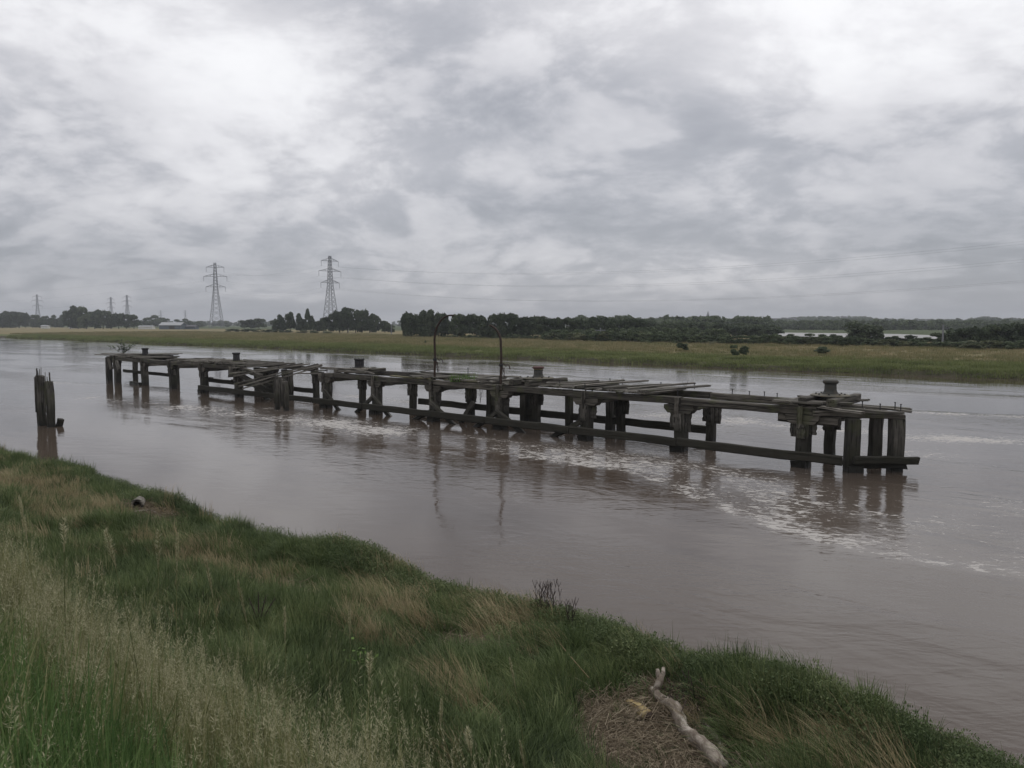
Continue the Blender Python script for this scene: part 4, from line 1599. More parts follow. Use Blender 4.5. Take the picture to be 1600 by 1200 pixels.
# 5 tall seeding grass on the levee
def tall_proto(i, n=7, L=.88, R=.11):
    T1, T2 = Tuft(), Tuft()
    for k in range(n):
        a = rg.uniform(0, 6.28)
        base = np.array([R * math.cos(a) * rg.random(), R * math.sin(a) * rg.random(), -.05])
        th = rg.uniform(0, 6.28)
        l = L * rg.uniform(.72, 1.12)
        bend = abs(rg.normal(.16, .14))
        dv = np.array([math.cos(th) * .6 + .5, math.sin(th) * .6])
        vs, fs = blade_strip(base, (dv[0], dv[1], 0), l, .0046, bend, 5)
        # keep stems from tapering away
        T1.add(vs, fs, [rg.uniform(.3, .9)] * len(vs))
        # stem leaves
        for q in range(3):
            tt = rg.uniform(.05, .6)
            lb = base + np.array([dv[0] * l * bend * .85 * tt ** 2, dv[1] * l * bend * .85 * tt ** 2, l * (tt - .5 * bend * tt * tt)])
            th2 = rg.uniform(0, 6.28)
            v2, f2 = blade_strip(lb, (math.cos(th2), math.sin(th2), 0), rg.uniform(.18, .42), .007, rg.uniform(.15, .8), 3)
            T1.add(v2, f2, rg.uniform(0, .7))
        # panicle of small spikelets on the upper part
        hl = rg.uniform(.10, .19)
        m_ = int(rg.integers(16, 26)) if rg.random() < .85 else 0
        wid = rg.uniform(.006, .018)
        for j in range(m_):
            tt = 1 - (hl / l) * (j / m_)
            c = base + np.array([dv[0] * l * bend * .85 * tt ** 2, dv[1] * l * bend * .85 * tt ** 2, l * (tt - .5 * bend * tt * tt)])
            th3 = rg.uniform(0, 6.28)
            spread = wid * (.4 + 1.6 * j / m_)
            d = np.array([math.cos(th3) * spread, math.sin(th3) * spread, rg.uniform(.005, .013)])
            sd = np.array([-math.sin(th3), math.cos(th3), 0]) * rg.uniform(.0009, .0018)
            T2.add([c, c + d * .5 + sd, c + d * 1.2, c + d * .5 - sd], [(0, 1, 2, 3)], rg.uniform(.2, 1))
    me = mesh('tall%d' % i, T1.v + T2.v, T1.f + [tuple(q + len(T1.v) for q in f) for f in T2.f], None)
    me.materials.append(M['tall'])
    me.materials.append(M['seed'])
    a = me.attributes.new('shade', 'FLOAT', 'POINT')
    a.data.foreach_set('value', np.array(T1.s + T2.s, np.float32))
    me.polygons.foreach_set('material_index', np.array([0] * len(T1.f) + [1] * len(T2.f), np.int32))
    return me


tall_c = proto_collection('tall_tuft', [tall_proto(i) for i in range(7)])


def cam_clear(s, t):
    x, y = st2xy(s, t)
    return (np.hypot(x, y) > 1.15)


def dens_tall(s, t):
    f = (1 - sstep(s + .9 * (fbm(t * .9, s * .9, 3) - .5), 2.3, 3.1))
    f *= np.clip(.35 + 1.3 * fbm(s * .8 + 31, t * .8, 3), 0, 1)
    f *= np.where(t > 12, .5, 1) * (.22 + .78 * sstep(s, .9, 2.0))
    return f * cam_clear(s, t)


s, t = make_points(12500, -1.5, 3.3, -2.5, 26, dens_tall)
hm = .72 + .62 * fbm(s * .8 + 5, t * .8 + 5, 3)
place('tall_seeding_grass', s, t, tall_c, 7, 'tall pale seeding grass on the slope at lower left', (.85, 1.15), .10, hmul=hm)
s, t = make_points(1500, 2.9, 5.6, .5, 16, lambda s, t: .10 * (1 - sstep(s, 3.0, 5.6)) + .0 * s)
place('scattered_seeding_grass', s, t, tall_c, 7, 'scattered seeding grass stems above the marsh grass', (.6, .95), .12)

# 6 lush green undergrowth of the levee
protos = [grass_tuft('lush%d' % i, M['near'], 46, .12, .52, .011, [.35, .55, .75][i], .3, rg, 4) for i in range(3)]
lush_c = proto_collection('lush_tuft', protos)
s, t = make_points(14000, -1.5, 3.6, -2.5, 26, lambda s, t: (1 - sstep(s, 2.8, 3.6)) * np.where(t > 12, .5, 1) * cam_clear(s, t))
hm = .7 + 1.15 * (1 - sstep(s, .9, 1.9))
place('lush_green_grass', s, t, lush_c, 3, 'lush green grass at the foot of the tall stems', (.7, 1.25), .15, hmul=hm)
s, t = make_points(9000, -9, -1.2, -12, 40, lambda s, t: np.ones_like(s) * .8 * (np.hypot(*st2xy(s, t)) > 1.3))
place('lush_green_grass', s, t, lush_c, 3, 'green grass on the crest of the bank', (.8, 1.3), .15)


# ------------------------------------------------------------------ single plants that stand out
def seed_stalk(px, py_top, D, L, label, kind='spike', lean=(.08, 0)):
    """one tall stalk whose tip is D metres forward of the viewpoint; it is rooted in the bank below."""
    tip = at(px, py_top, CAM_H - 1)
    tip = Vector((tip.x, tip.y, tip.z)) - Vector((0, 0, CAM_H))
    tip = Vector((0, 0, CAM_H)) + tip * (D / tip.y)
    bx, by = tip.x - lean[0], tip.y - lean[1]
    s_, t_ = bx * SN[0] + by * SN[1], bx * ST[0] + by * ST[1]
    z0 = float(bank_z(s_, t_)) - .03
    e = empty('grass_stalk', (bx, by, z0))
    tag(e, label, 'grass stalk', 'tall single grass stalks')
    h = tip.z - z0
    mb = MB()
    n = 8
    pts = [Vector((lean[0] * (i / n) ** 2, lean[1] * (i / n) ** 2, h * i / n)) for i in range(n + 1)]
    mb.tube(pts, [.0032 - .0016 * i / n for i in range(n + 1)], 5)
    mb.build('stem', M['tall'], e)
    T = Tuft()
    hl = L
    m_ = 150
    for j in range(m_):
        f = j / m_
        tt = 1 - hl / h * f
        c = np.array([lean[0] * tt ** 2, lean[1] * tt ** 2, h * tt])
        th = rg.uniform(0, 6.28)
        wdt = (.007 if kind == 'spike' else .015) * (.35 + 1.3 * math.sin(math.pi * min(1, f + .12)))
        d = np.array([math.cos(th) * wdt, math.sin(th) * wdt, rg.uniform(.008, .022)])
        sd = np.array([-math.sin(th), math.cos(th), 0]) * .0026
        T.add([c, c + d * .5 + sd, c + d * 1.3, c + d * .5 - sd], [(0, 1, 2, 3)], rg.uniform(.3, 1))
    obj('seed_head', T.mesh('seed_head', M['seed']), None, e)
    T = Tuft()
    for q in range(3):
        tt = rg.uniform(.1, .5)
        th2 = rg.uniform(0, 6.28)
        v2, f2 = blade_strip((lean[0] * tt ** 2, lean[1] * tt ** 2, h * tt), (math.cos(th2), math.sin(th2), 0), .25, .008, .8, 4)
        T.add(v2, f2, .5)
    obj('leaf_blades', T.mesh('leaf_blades', M['tall']), None, e)


STALKS = [(546, 942, 5.2, .30, 'slim upright seed stalk highest above the dark grass at centre left', 'spike', (.0, 0)),
          (445, 950, 4.6, .24, 'upright seed stalk standing just above the tall grass edge', 'spike', (.01, 0)),
          (796, 1030, 4.8, .20, 'seed stalk leaning left below the bare twigs', 'spike', (-.16, 0)),
          (30, 778, 4.2, .26, 'leftmost tall seed stalk in front of the river edge', 'spike', (-.10, 0)),
          (100, 812, 4.4, .20, 'feathery seed stalk second from the left edge', 'panicle', (.03, 0)),
          (165, 830, 3.9, .20, 'drooping seed stalk over the pale grass at left', 'panicle', (-.18, 0)),
          (248, 830, 4.6, .24, 'feathery stalk below the hollow driftwood log', 'panicle', (.04, 0)),
          (278, 836, 4.4, .22, 'narrow stalk close right of the feathery one', 'spike', (.05, 0)),
          (322, 878, 4.0, .2, 'arching stalk nodding over the dark grass', 'spike', (-.12, 0)),
          (372, 912, 3.9, .22, 'nodding stalk above the centre of the pale grass', 'spike', (-.14, 0)),
          (690, 1096, 4.2, .16, 'short nodding stalk low in the dark grass', 'spike', (.03, 0)),
          (578, 1020, 4.4, .18, 'dark tipped stalk beside the bright green plant', 'panicle', (.03, 0)),
          (812, 1160, 4.0, .18, 'curved stalk near the bottom edge left of the driftwood', 'spike', (-.10, 0)),
          (730, 1140, 4.1, .16, 'feathery low stalk near the bottom edge', 'panicle', (-.08, 0))]
for a in STALKS:
    seed_stalk(*a)


def on_bank(px, py):
    """point on the bank surface seen at the pixel (marching down the view ray)."""
    z = 1.0
    for _ in range(60):
        q = at(px, py, z)
        s_, t_ = q.x * SN[0] + q.y * SN[1], q.x * ST[0] + q.y * ST[1]
        z = .6 * z + .4 * float(bank_z(s_, t_))
    return Vector((q.x, q.y, z))


q = on_bank(560, 1075)
stem_plant('bright_weed', q, [(.0, 0, .42), (-.10, .02, .36), (.12, 0, .36), (.02, .1, .3)], 'bright yellow green leafy plant in the dark marsh grass', 'plant', M['bright_leaf'], M['bright_leaf'], rg, 30, .055)
q = on_bank(405, 985)
stem_plant('dock_plant', q, [(.0, 0, .5), (.1, 0, .45), (-.12, 0, .42), (.2, .05, .4)], 'brown seed clusters of a dock plant behind the pale grass', 'plant', M['twig'], M['twig'], rg, 34, .018)


def dead_shrub(px, py, h, n, label):
    q = on_bank(px, py)
    e = empty('dead_shrub', q)
    tag(e, label, 'shrub', 'leafless dead shrubs at the water edge')
    r = random.Random(px)
    for k in range(n):
        mb = MB()
        a = r.uniform(-.5, .5)
        p_ = Vector((r.uniform(-.16, .16), r.uniform(-.08, .08), 0))
        pts = [p_]
        for i in range(5):
            p_ = p_ + Vector((a * h * .05 + r.uniform(-.02, .02), r.uniform(-.02, .02), h / 5))
            pts.append(p_.copy())
        mb.tube(pts, [.005, .0046, .004, .0033, .0026, .0015], 4)
        for i in (2, 3, 4):
            for s_ in (-1, 1):
                mb.bar(pts[i], pts[i] + Vector((s_ * r.uniform(.02, .045), 0, r.uniform(.06, .13))), .0035, n=3)
        mb.build('stem', M['twig'], e)


dead_shrub(858, 975, .62, 13, 'larger dark leafless twig bush against the water')
dead_shrub(900, 992, .48, 5, 'smaller sparse leafless twigs right of the twig bush')
q = on_bank(438, 845)
stem_plant('dark_tussock', q, [(-.15, 0, .26), (-.05, 0, .3), (.1, 0, .2), (-.25, 0, .34)], 'blackish dried plant poking over the bank edge', 'plant', M['twig'], M['twig'], rg, 46, .05)

# ------------------------------------------------------------------ driftwood
DW = random.Random(9)


def drift(name, pix, radii, label, cat, mat=None, lift=.02, n=9, group=None, part='trunk', jitter=.16):
    pts = [on_bank(*p) for p in pix]
    root = empty(name, pts[0])
    tag(root, label, cat, group)
    P_ = []
    R_ = []
    for i in range(len(pts) - 1):
        for k in range(5):
            f = k / 5
            q0 = pts[max(i - 1, 0)]
            q3 = pts[min(i + 2, len(pts) - 1)]
            p_ = .5 * ((2 * pts[i]) + (-q0 + pts[i + 1]) * f + (2 * q0 - 5 * pts[i] + 4 * pts[i + 1] - q3) * f * f + (-q0 + 3 * pts[i] - 3 * pts[i + 1] + q3) * f ** 3)
            r_ = radii[i] * (1 - f) + radii[i + 1] * f
            P_.append(p_ + Vector((0, 0, r_ * .8 + lift)) - pts[0])
            R_.append(r_)
    P_.append(pts[-1] + Vector((0, 0, radii[-1] * .8 + lift)) - pts[0])
    R_.append(radii[-1])
    mb = MB()
    mb.tube(P_, R_, n, jitter, DW)
    mb.build(part, mat or M['drift'], root, True)
    return root, P_


lg, pp = drift('driftwood_log', [(1128, 1222), (1098, 1188), (1068, 1160), (1056, 1128), (1034, 1112), (1020, 1096)],
               [.072, .080, .066, .072, .056, .050], 'large pale crooked driftwood branch lying across the reed litter', 'driftwood', lift=.09)
tip0 = pp[-1]
base_w = lg.location


def rise(px, py, dz):
    g_ = on_bank(1026, 1090)
    return at(px, py, g_.z + dz) - base_w


mb = MB()
mb.tube([tip0, rise(1024, 1084, .12), rise(1030, 1066, .20), rise(1033, 1056, .25)], [.050, .043, .042, .036], 9, .12, DW)
mb.build('raised_end', M['drift'], lg, True)
for dx_, k_ in ((-4, 1), (4, 0)):
    mb = MB()
    mb.tube([rise(1031 + dx_ * .3, 1062, .22), rise(1032 + dx_, 1052, .27), rise(1032 + dx_ * 1.2, 1043 + 2 * k_, .31)], [.034, .027, .018], 7, .1, DW)
    mb.build('fork', M['drift'], lg, True)
drift('driftwood_branch', [(1140, 1205), (1118, 1165), (1100, 1142), (1080, 1126)], [.032, .036, .030, .018], 'thinner driftwood branch beside the large crooked one', 'driftwood', lift=.05)
drift('stick', [(1010, 1075), (985, 1080), (960, 1070)], [.014, .016, .012], 'brown stick lying behind the yellow log chunk', 'stick', M['twig'], .04)
drift('reed_stem', [(920, 1090), (895, 1060), (872, 1030), (857, 1008)], [.007, .007, .006, .004], 'long pale reed stem lying over the dark grass', 'reed', M['straw'], .22)
drift('stick', [(824, 957), (845, 960), (862, 964)], [.010, .012, .007], 'short bleached stick left of the twig bush', 'stick', M['drift'], .16)
# pale yellow log chunk
q = on_bank(1001, 1124)
ch = empty('log_chunk', q + Vector((0, 0, .06)), -1.0)
tag(ch, 'short pale yellow log chunk with a dark broken end', 'log')
mb = MB()
mb.tube([(-.22, 0, .03), (-.17, 0, .035), (-.06, .005, .03), (.06, 0, .01), (.14, 0, 0), (.17, 0, 0)], [.036, .058, .072, .082, .078, .055], 10, .07, DW)
mb.build('chunk', M['yellow'], ch, True)
# hollow log end
q = on_bank(214, 800)
hl = empty('hollow_log', q + Vector((0, 0, .14)), .3)
tag(hl, 'hollow driftwood log end showing a dark round hole on the left bank', 'log')
mb = MB()
pr = [(.115, .40), (.13, .2), (.135, .0), (.12, -.015), (.09, .0), (.088, .2), (.08, .38)]
n = 16
for r_, y_ in pr:
    for k in range(n):
        a = 2 * math.pi * k / n
        rr_ = r_ * DW.uniform(.93, 1.07)
        mb.v.append((rr_ * math.cos(a), y_, rr_ * math.sin(a)))
for i in range(len(pr) - 1):
    for k in range(n):
        mb.f.append((i * n + k, i * n + (k + 1) % n, (i + 1) * n + (k + 1) % n, (i + 1) * n + k))
mb.f.append(tuple(range(6 * n, 7 * n)))
mb.build('bark_ring', M['plank'], hl, True)
drift('stick', [(210, 808), (235, 806), (258, 818)], [.016, .02, .012], 'pale stick lying below the hollow log', 'stick', M['drift'], .10)
# pile of dead twigs right of the log
q = on_bank(1090, 1096)
tp = empty('twig_heap', q)
tag(tp, 'dark heap of fine dead twigs right of the driftwood branch', 'twigs')
mb = MB()
for k in range(260):
    c = Vector((DW.gauss(0, .15), DW.gauss(0, .15), abs(DW.gauss(0, .06)) + .02))
    d = Vector((DW.uniform(-1, 1), DW.uniform(-1, 1), DW.uniform(-.5, .8))).normalized() * DW.uniform(.05, .18)
    mb.bar(c, c + d, DW.uniform(.003, .007), n=3)
mb.build('twigs', M['twig'], tp)['kind'] = 'stuff'


# ------------------------------------------------------------------ trees
def crown_mesh(name, mat, seed, lobes=14, n=2600, leaf=.055, flat=1.0, base=.12, tall=False):
    """crown filling roughly a unit box: x,y in -.5...5, z in 0..1."""
    r = np.random.default_rng(seed)
    L = []
    for k in range(lobes):
        a = r.uniform(0, 6.28)
        zc = r.uniform(base + .14, .80)
        maxr = .36 * math.sqrt(max(.05, 1 - ((zc - .45) / .58) ** 2))
        rr = maxr * math.sqrt(r.random())
        rad = r.uniform(.13, .22)
        L.append((rr * math.cos(a), rr * math.sin(a), zc, rad))
    V, S = [], []
    per = n // lobes
    for (cx, cy, cz, rad) in L:
        d = r.normal(0, 1, (per, 3))
        d /= np.linalg.norm(d, axis=1)[:, None]
        d[:, 2] = np.where(d[:, 2] < -.55, -d[:, 2], d[:, 2])
        rr = rad * (.55 + .5 * r.random(per) ** .5)
        rr *= 1 + .25 * (r.random(per) < .08)
        c = np.stack([cx + d[:, 0] * rr, cy + d[:, 1] * rr, cz + d[:, 2] * rr * .85], 1)
        nrm = d + r.normal(0, .55, (per, 3))
        nrm /= np.linalg.norm(nrm, axis=1)[:, None]
        ta = np.cross(nrm, r.normal(0, 1, (per, 3)))
        ta /= np.linalg.norm(ta, axis=1)[:, None]
        tb = np.cross(nrm, ta)
        sz = leaf * r.uniform(.5, 1.25, per)[:, None]
        q = np.stack([c - ta * sz, c + tb * sz * .7, c + ta * sz, c - tb * sz * .7], 1)
        V.append(q.reshape(-1, 3))
        sh = np.clip(.45 + .25 * r.normal(0, 1, per) + r.uniform(-.15, .15), 0, 1)
        S.append(np.repeat(sh, 4))
    V = np.concatenate(V)
    V[:, 2] = np.clip(V[:, 2], 0.02, 1.0)
    me = quads_mesh(name, V, np.arange(len(V)).reshape(-1, 4), mat)
    a = me.attributes.new('shade', 'FLOAT', 'POINT')
    a.data.foreach_set('value', np.concatenate(S).astype(np.float32))
    return me


def trunk_mesh(name, seed):
    mb = MB()
    r = random.Random(seed)
    mb.tube([(0, 0, -.03), (.01, 0, .15), (.0, .01, .4), (.02, 0, .62)], [.035, .026, .02, .008], 6)
    for k in range(5):
        a = k * 1.26 + r.uniform(-.3, .3)
        z = r.uniform(.22, .45)
        mb.tube([(0, 0, z), (.13 * math.cos(a), .13 * math.sin(a), z + .14), (.26 * math.cos(a), .26 * math.sin(a), z + .26)], [.014, .009, .004], 5)
    return mb.mesh(name, M['bark'])


CR = {'a': [crown_mesh('crown', M['tree_a'], 10 + i, lobes=17, n=3000, base=-.04) for i in range(4)],
      'b': [crown_mesh('crown', M['tree_b'], 20 + i, lobes=16, n=2800, base=-.04) for i in range(3)],
      'n': [crown_mesh('crown', M['tree_a'], 30 + i, lobes=12, base=.02) for i in range(2)],
      'bush': [crown_mesh('crown', M['tree_b'], 40 + i, lobes=12, n=1500, leaf=.07, base=-.08) for i in range(4)],
      'pale': [crown_mesh('crown', M['tree_c'], 50 + i, lobes=12, n=1300, leaf=.07, base=-.08) for i in range(2)],
      'bloom': [crown_mesh('crown', M['blossom'], 60, lobes=10, n=1300, leaf=.05, base=-.08)],
      'dome': [crown_mesh('crown', M['tree_a'], 70, lobes=22, n=4200, leaf=.045, base=-.05)]}
TRUNKS = [trunk_mesh('trunk', i) for i in range(3)]
TR = random.Random(31)


def tree(px, top, width, base_y, kind, label, cat='tree', group=None, z0=None, D=None, name=None):
    z0 = 1.2 if z0 is None else z0
    D = D or (CAM_H - z0) * F / (base_y - HORIZON)
    h = CAM_H + (HORIZON - top) * D / F - z0
    wd = width * D / F
    p_ = bearing(px, D)
    nm = name or ('bush' if kind in ('bush', 'pale', 'bloom') else 'tree')
    e = empty(nm, (p_.x, p_.y, z0), TR.uniform(0, 6.28))
    tag(e, label, cat, group)
    me = TR.choice(CR[kind])
    o_ = obj('crown', me, None, e)
    o_.scale = (wd * 1.12, wd * 1.12, h * 1.03)
    if kind not in ('bush', 'pale', 'bloom'):
        tk = obj('trunk', TR.choice(TRUNKS), None, e)
        k = min(wd, h)
        tk.scale = (k, k, h)
    return e


G_L = 'trees in the cluster beyond the field at far left'
for px, top, wd in ((-22, 486, 30), (-6, 488, 24), (6, 486, 24), (19, 487, 22), (32, 485.5, 24), (42, 490, 14)):
    tree(px, top, wd, 512.5, 'a', 'dark tree in the clump at the left edge', 'tree', 'clump of trees at the left edge')
for px, top, wd in ((53, 492, 16), (64, 491, 16), (76, 492.5, 16), (88, 491, 17), (99, 491, 14)):
    tree(px, top, wd, 512.0, 'b', 'low tree in the thin row behind the leftmost pylon', 'tree', 'thin row of trees by the leftmost pylon')
for px, top, wd in ((112, 482, 20), (124, 478, 26), (137, 479.5, 26), (150, 484, 24), (163, 484.5, 24), (175, 487, 22), (187, 489, 20), (199, 491, 20), (211, 491.5, 18)):
    tree(px, top, wd, 513.8, TR.choice('ab') if px > 115 and px < 145 else 'a', 'dark tree of the clump below the small pylons', 'tree', 'big clump below the small pylons')
for px, top, wd in ((226, 496, 16), (237, 496, 16), (248, 492.5, 22), (262, 497, 14), (281, 499, 16), (292, 497, 20), (313, 501, 12), (357, 506, 8)):
    tree(px, top, wd, 511.0, 'b', 'distant rounded tree behind the barn', 'tree', 'distant trees behind the barn')
for px, top, wd in ((383, 500, 14), (393, 498, 16), (406, 497.3, 22)):
    tree(px, top, wd, 514, 'a', 'tree in the small clump between the two big pylons', 'tree', 'small clump between the big pylons')
for px, top, wd, k in ((431, 497, 14, 'a'), (440, 491.5, 18, 'a'), (455, 485.5, 18, 'n'), (470, 489, 20, 'n'), (485, 481.5, 16, 'n'), (497, 500, 14, 'a'), (506, 496, 12, 'a')):
    tree(px, top, wd, 519, k, 'ragged tree left of the second big pylon', 'tree', 'ragged trees left of the second big pylon')
for px, top, wd in ((518, 490, 20), (531, 484, 24), (544, 480.5, 24), (556, 484, 22), (566, 482, 22), (578, 490, 22), (588, 492, 16), (602, 501, 16), (611, 508, 12)):
    tree(px, top, wd, 520, 'a', 'dark tree right of the second big pylon', 'tree', 'dark trees right of the second big pylon')
for px, top, wd in ((634, 491, 16), (643, 486, 26), (657, 485, 26), (670, 484, 28), (685, 486.5, 26), (699, 489.5, 22), (713, 488.5, 26), (727, 491, 24), (741, 490.5, 24), (750, 496, 14)):
    tree(px, top, wd, 527, 'a' if px != 713 else 'b', 'broad tree in the row behind the left pole', 'tree', 'tall tree row behind the left bent pole')
x = 758
while x < 1000:
    tp_ = np.interp(x, [758, 785, 830, 880, 1000], [493, 490, 493.5, 495.5, 499.5]) + TR.uniform(-2.4, 2.6)
    tree(x, tp_, TR.uniform(20, 30), 529, 'a', 'dark tree in the row behind the right pole', 'tree', 'long tree row behind the right bent pole')
    x += TR.uniform(12, 16)
# mid-distance scrub to the right, in ranks
for (xa, xb, tops, base, kinds, stepw, wds, lab, grp) in (
        (1000, 1215, (500.5, 503.5, 507), 524, 'ab', 11, (20, 28), 'tree in the dull woodland right of centre', 'woodland right of centre'),
        (1150, 1208, (508, 507.5, 510), 526, 'a', 11, (22, 28), 'very dark tree left of the pale water', 'very dark trees by the pale water'),
        (870, 1130, (515, 511, 512), 532, 'b', 15, (22, 30), 'bushy tree in the middle rank of scrub', 'middle rank of scrub'),
        (1495, 1640, (513, 505, 500), 541, 'a', 13, (28, 40), 'dark tree in the mass at the right edge', 'dark trees at the right edge')):
    x = xa
    while x < xb:
        f = (x - xa) / (xb - xa)
        tp_ = np.interp(f, [0, .5, 1], tops) + TR.uniform(-1.5, 1.5)
        tree(x, tp_, TR.uniform(*wds), base + TR.uniform(-1, 1), TR.choice(kinds), lab, 'tree', grp)
        x += stepw * TR.uniform(.8, 1.2)
for px, top, wd in ((1212, 520.5, 20), (1236, 521.5, 24), (1262, 520.5, 22), (1284, 521.8, 26), (1306, 522.0, 22), (1392, 524.5, 22), (1440, 526.5, 26), (1482, 525.5, 24)):
    tree(px, top, wd, 533.0 + (px - 1212) * .018, 'bush', 'bush standing against the pale water', 'bush', 'bushes against the pale water')
tree(1349, 502.5, 60, 533.5, 'dome', 'broad dark domed tree standing before the pale water', 'tree')
tree(1421, 522.5, 18, 536, 'a', 'small round dark tree in front of the pale water', 'tree')
tree(1466, 519.5, 24, 539, 'a', 'dark pointed tree beside the thin pole at right', 'tree')
# low scrub along the back of the field
for (xa, xb, t0, t1, b0, b1, stepw, wds, kinds, lab, grp) in (
        (700, 870, 524, 522, 528, 531, 9, (10, 16), ('bush',), 'low hedge bush below the tall tree row', 'bushes below the tree row'),
        (855, 1010, 518, 518, 532.5, 535, 9, (18, 28), ('bush', 'bush', 'pale'), 'green bush at the back of the field', 'bushes at the back of the field near the middle'),
        (1010, 1225, 520, 525, 535.5, 539, 9, (18, 28), ('bush',), 'dull green bush in the dense scrub right of centre', 'scrub bushes right of centre'),
        (1190, 1500, 522, 533, 539, 544.5, 10, (18, 28), ('bush', 'bush', 'bush', 'pale'), 'green bush in the scrub before the pale water', 'scrub belt before the pale water'),
        (1490, 1620, 533, 530, 544.5, 548, 14, (26, 38), ('bush', 'pale'), 'bush in front of the dark trees at the right edge', 'bushes before the right edge trees')):
    x = xa
    while x < xb:
        f = (x - xa) / (xb - xa)
        tree(x, t0 + (t1 - t0) * f + TR.uniform(-1.5, 2.0), TR.uniform(*wds), b0 + (b1 - b0) * f + TR.uniform(-.6, .4), TR.choice(kinds), lab, 'bush', grp)
        x += stepw * TR.uniform(.7, 1.25)
for px, top, wd, by in ((360, 513.5, 16, 518.5), (372, 513.5, 16, 518.5), (386, 513.5, 18, 518.5), (400, 513.5, 18, 519), (418, 514, 20, 519.5), (435, 515, 18, 520), (452, 515, 20, 520), (470, 515.5, 22, 521), (490, 516, 20, 521),
                        (512, 517, 20, 521.5), (640, 521, 26, 526.5), (665, 521.5, 26, 527), (20, 507, 22, 512), (115, 508, 20, 513), (3, 508, 18, 512)):
    tree(px, top, wd, by, 'bush', 'low hedge bush behind the left half of the field', 'bush', 'low hedge bushes on the left half')
tree(1067, 535, 18, 547, 'bush', 'leftmost and smallest of the single bushes out on the far field', 'bush')
tree(1149, 538.5, 17, 555, 'bush', 'left half of the twin bush on the far field', 'bush')
tree(1163, 540, 16, 554.5, 'bush', 'right half of the twin bush on the far field', 'bush')
tree(1283, 540.5, 34, 552, 'bush', 'wide low bush out on the far field right of the twin bush', 'bush')
tree(1519, 533, 36, 547.5, 'pale', 'wide low bush at the back of the field near the right edge', 'bush')
tree(1330, 529.5, 15, 541, 'bloom', 'cream flowering bush under the broad domed tree', 'bush')
tree(1112, 532, 15, 539, 'bloom', 'pale flowering bush in the scrub right of centre', 'bush')
tree(1511, 531, 30, 545, 'bloom', 'large cream flowering bush near the right edge', 'bush')
tree(677 - 12, 531.5, 4, 536, 'bush', 'tiny dark tuft on the straw field left of the left bent pole', 'bush')

# ------------------------------------------------------------------ far woods as masses
wood_c = proto_collection('far_crown', [crown_mesh('far_crown%d' % i, M['tree_b' if i else 'tree_a'], 80 + i, lobes=8, n=260, leaf=.12, base=-.05) for i in range(3)])


def wood(name, n, pxr, Dr, hr, label, clump=.0, avoid=None):
    px = rg.uniform(*pxr, n)
    D = rg.uniform(*Dr, n)
    if clump:
        k = fbm(px * .03, D * .01, 3) > clump
        px, D = px[k], D[k]
    x = (px - 800) / F * D
    z = np.maximum(hill_z(px, D), 1.1)
    h = rg.uniform(*hr, len(px))
    wd = h * rg.uniform(1.0, 1.7, len(px))
    scatter(name, np.stack([x, D, z - .3], 1), np.stack([x * 0, x * 0, rg.uniform(0, 6.28, len(px))], 1), np.stack([wd, wd, h], 1), rg.integers(0, 3, len(px)), wood_c, label)


wood('distant_woodland', 5200, (960, 2200), (820, 1550), (6, 10), 'dull blue green woodland over the distant hills', .42)
wood('distant_woodland', 1800, (-450, 960), (900, 1500), (4.5, 8), 'thin line of distant trees along the flat horizon', .48)
wood('mid_woodland', 4200, (1150, 2200), (400, 850), (3.5, 6.5), 'hedges and trees on the flat land beyond the pale water', .36)
wood('mid_woodland', 500, (900, 1200), (330, 700), (6, 8), 'trees behind the middle rank of scrub', .35)


# grass on the far bank and field
def far_scatter(name, n, d0, d1, mat, L, w, blades, label, xr, pw=1.0):
    protos = [grass_tuft(name + str(i), mat, blades, .8, L, w, .45, .2, rg, 2) for i in range(3)]
    c_ = proto_collection(name + '_tuft', protos)
    X = rg.uniform(*xr, n)
    e = d0 + (d1 - d0) * rg.random(n) ** pw
    wob_ = 1.6 * (fbm(X * 0.12, X * 0 + 3, 4) - 0.5) + .8 * (fbm(X * .6, X * 0 + 8, 3) - .5)
    bx, by = X + e * .60, far_shore_y(X) + wob_ + e * .80
    z = -0.6 + 1.1 * sstep(e, -1.5, 1.2) + 0.28 * sstep(e, 3.5, 5.2) + 0.22 * sstep(e, 9, 14) + 0.2 * sstep(e, 15, 40)
    z = z + 0.30 * (fbm(bx * 0.35, by * 0.35, 4) - 0.5) * sstep(e, 0, 2) + 0.10 * (fbm(bx * 1.3, by * 1.3, 3) - 0.5) * sstep(e, -1, 1)
    k = rg.uniform(.7, 1.4, n)
    hm_ = k * (.5 + fbm(bx * .25, by * .25, 3))
    scatter(name, np.stack([bx, by, z], 1), np.stack([X * 0, X * 0, rg.uniform(0, 6.28, n)], 1), np.stack([k, k, hm_], 1), rg.integers(0, 3, n), c_, label)


far_scatter('far_bank_grass', 13000, -.2, 11, M['far_green'], .42, .05, 40, 'green grass on the low far bank by the water', (-170, 90))
far_scatter('far_field_grass', 17000, 8.5, 75, M['field'], .50, .055, 34, 'straw coloured grass on the far field', (-190, 70), 1.3)


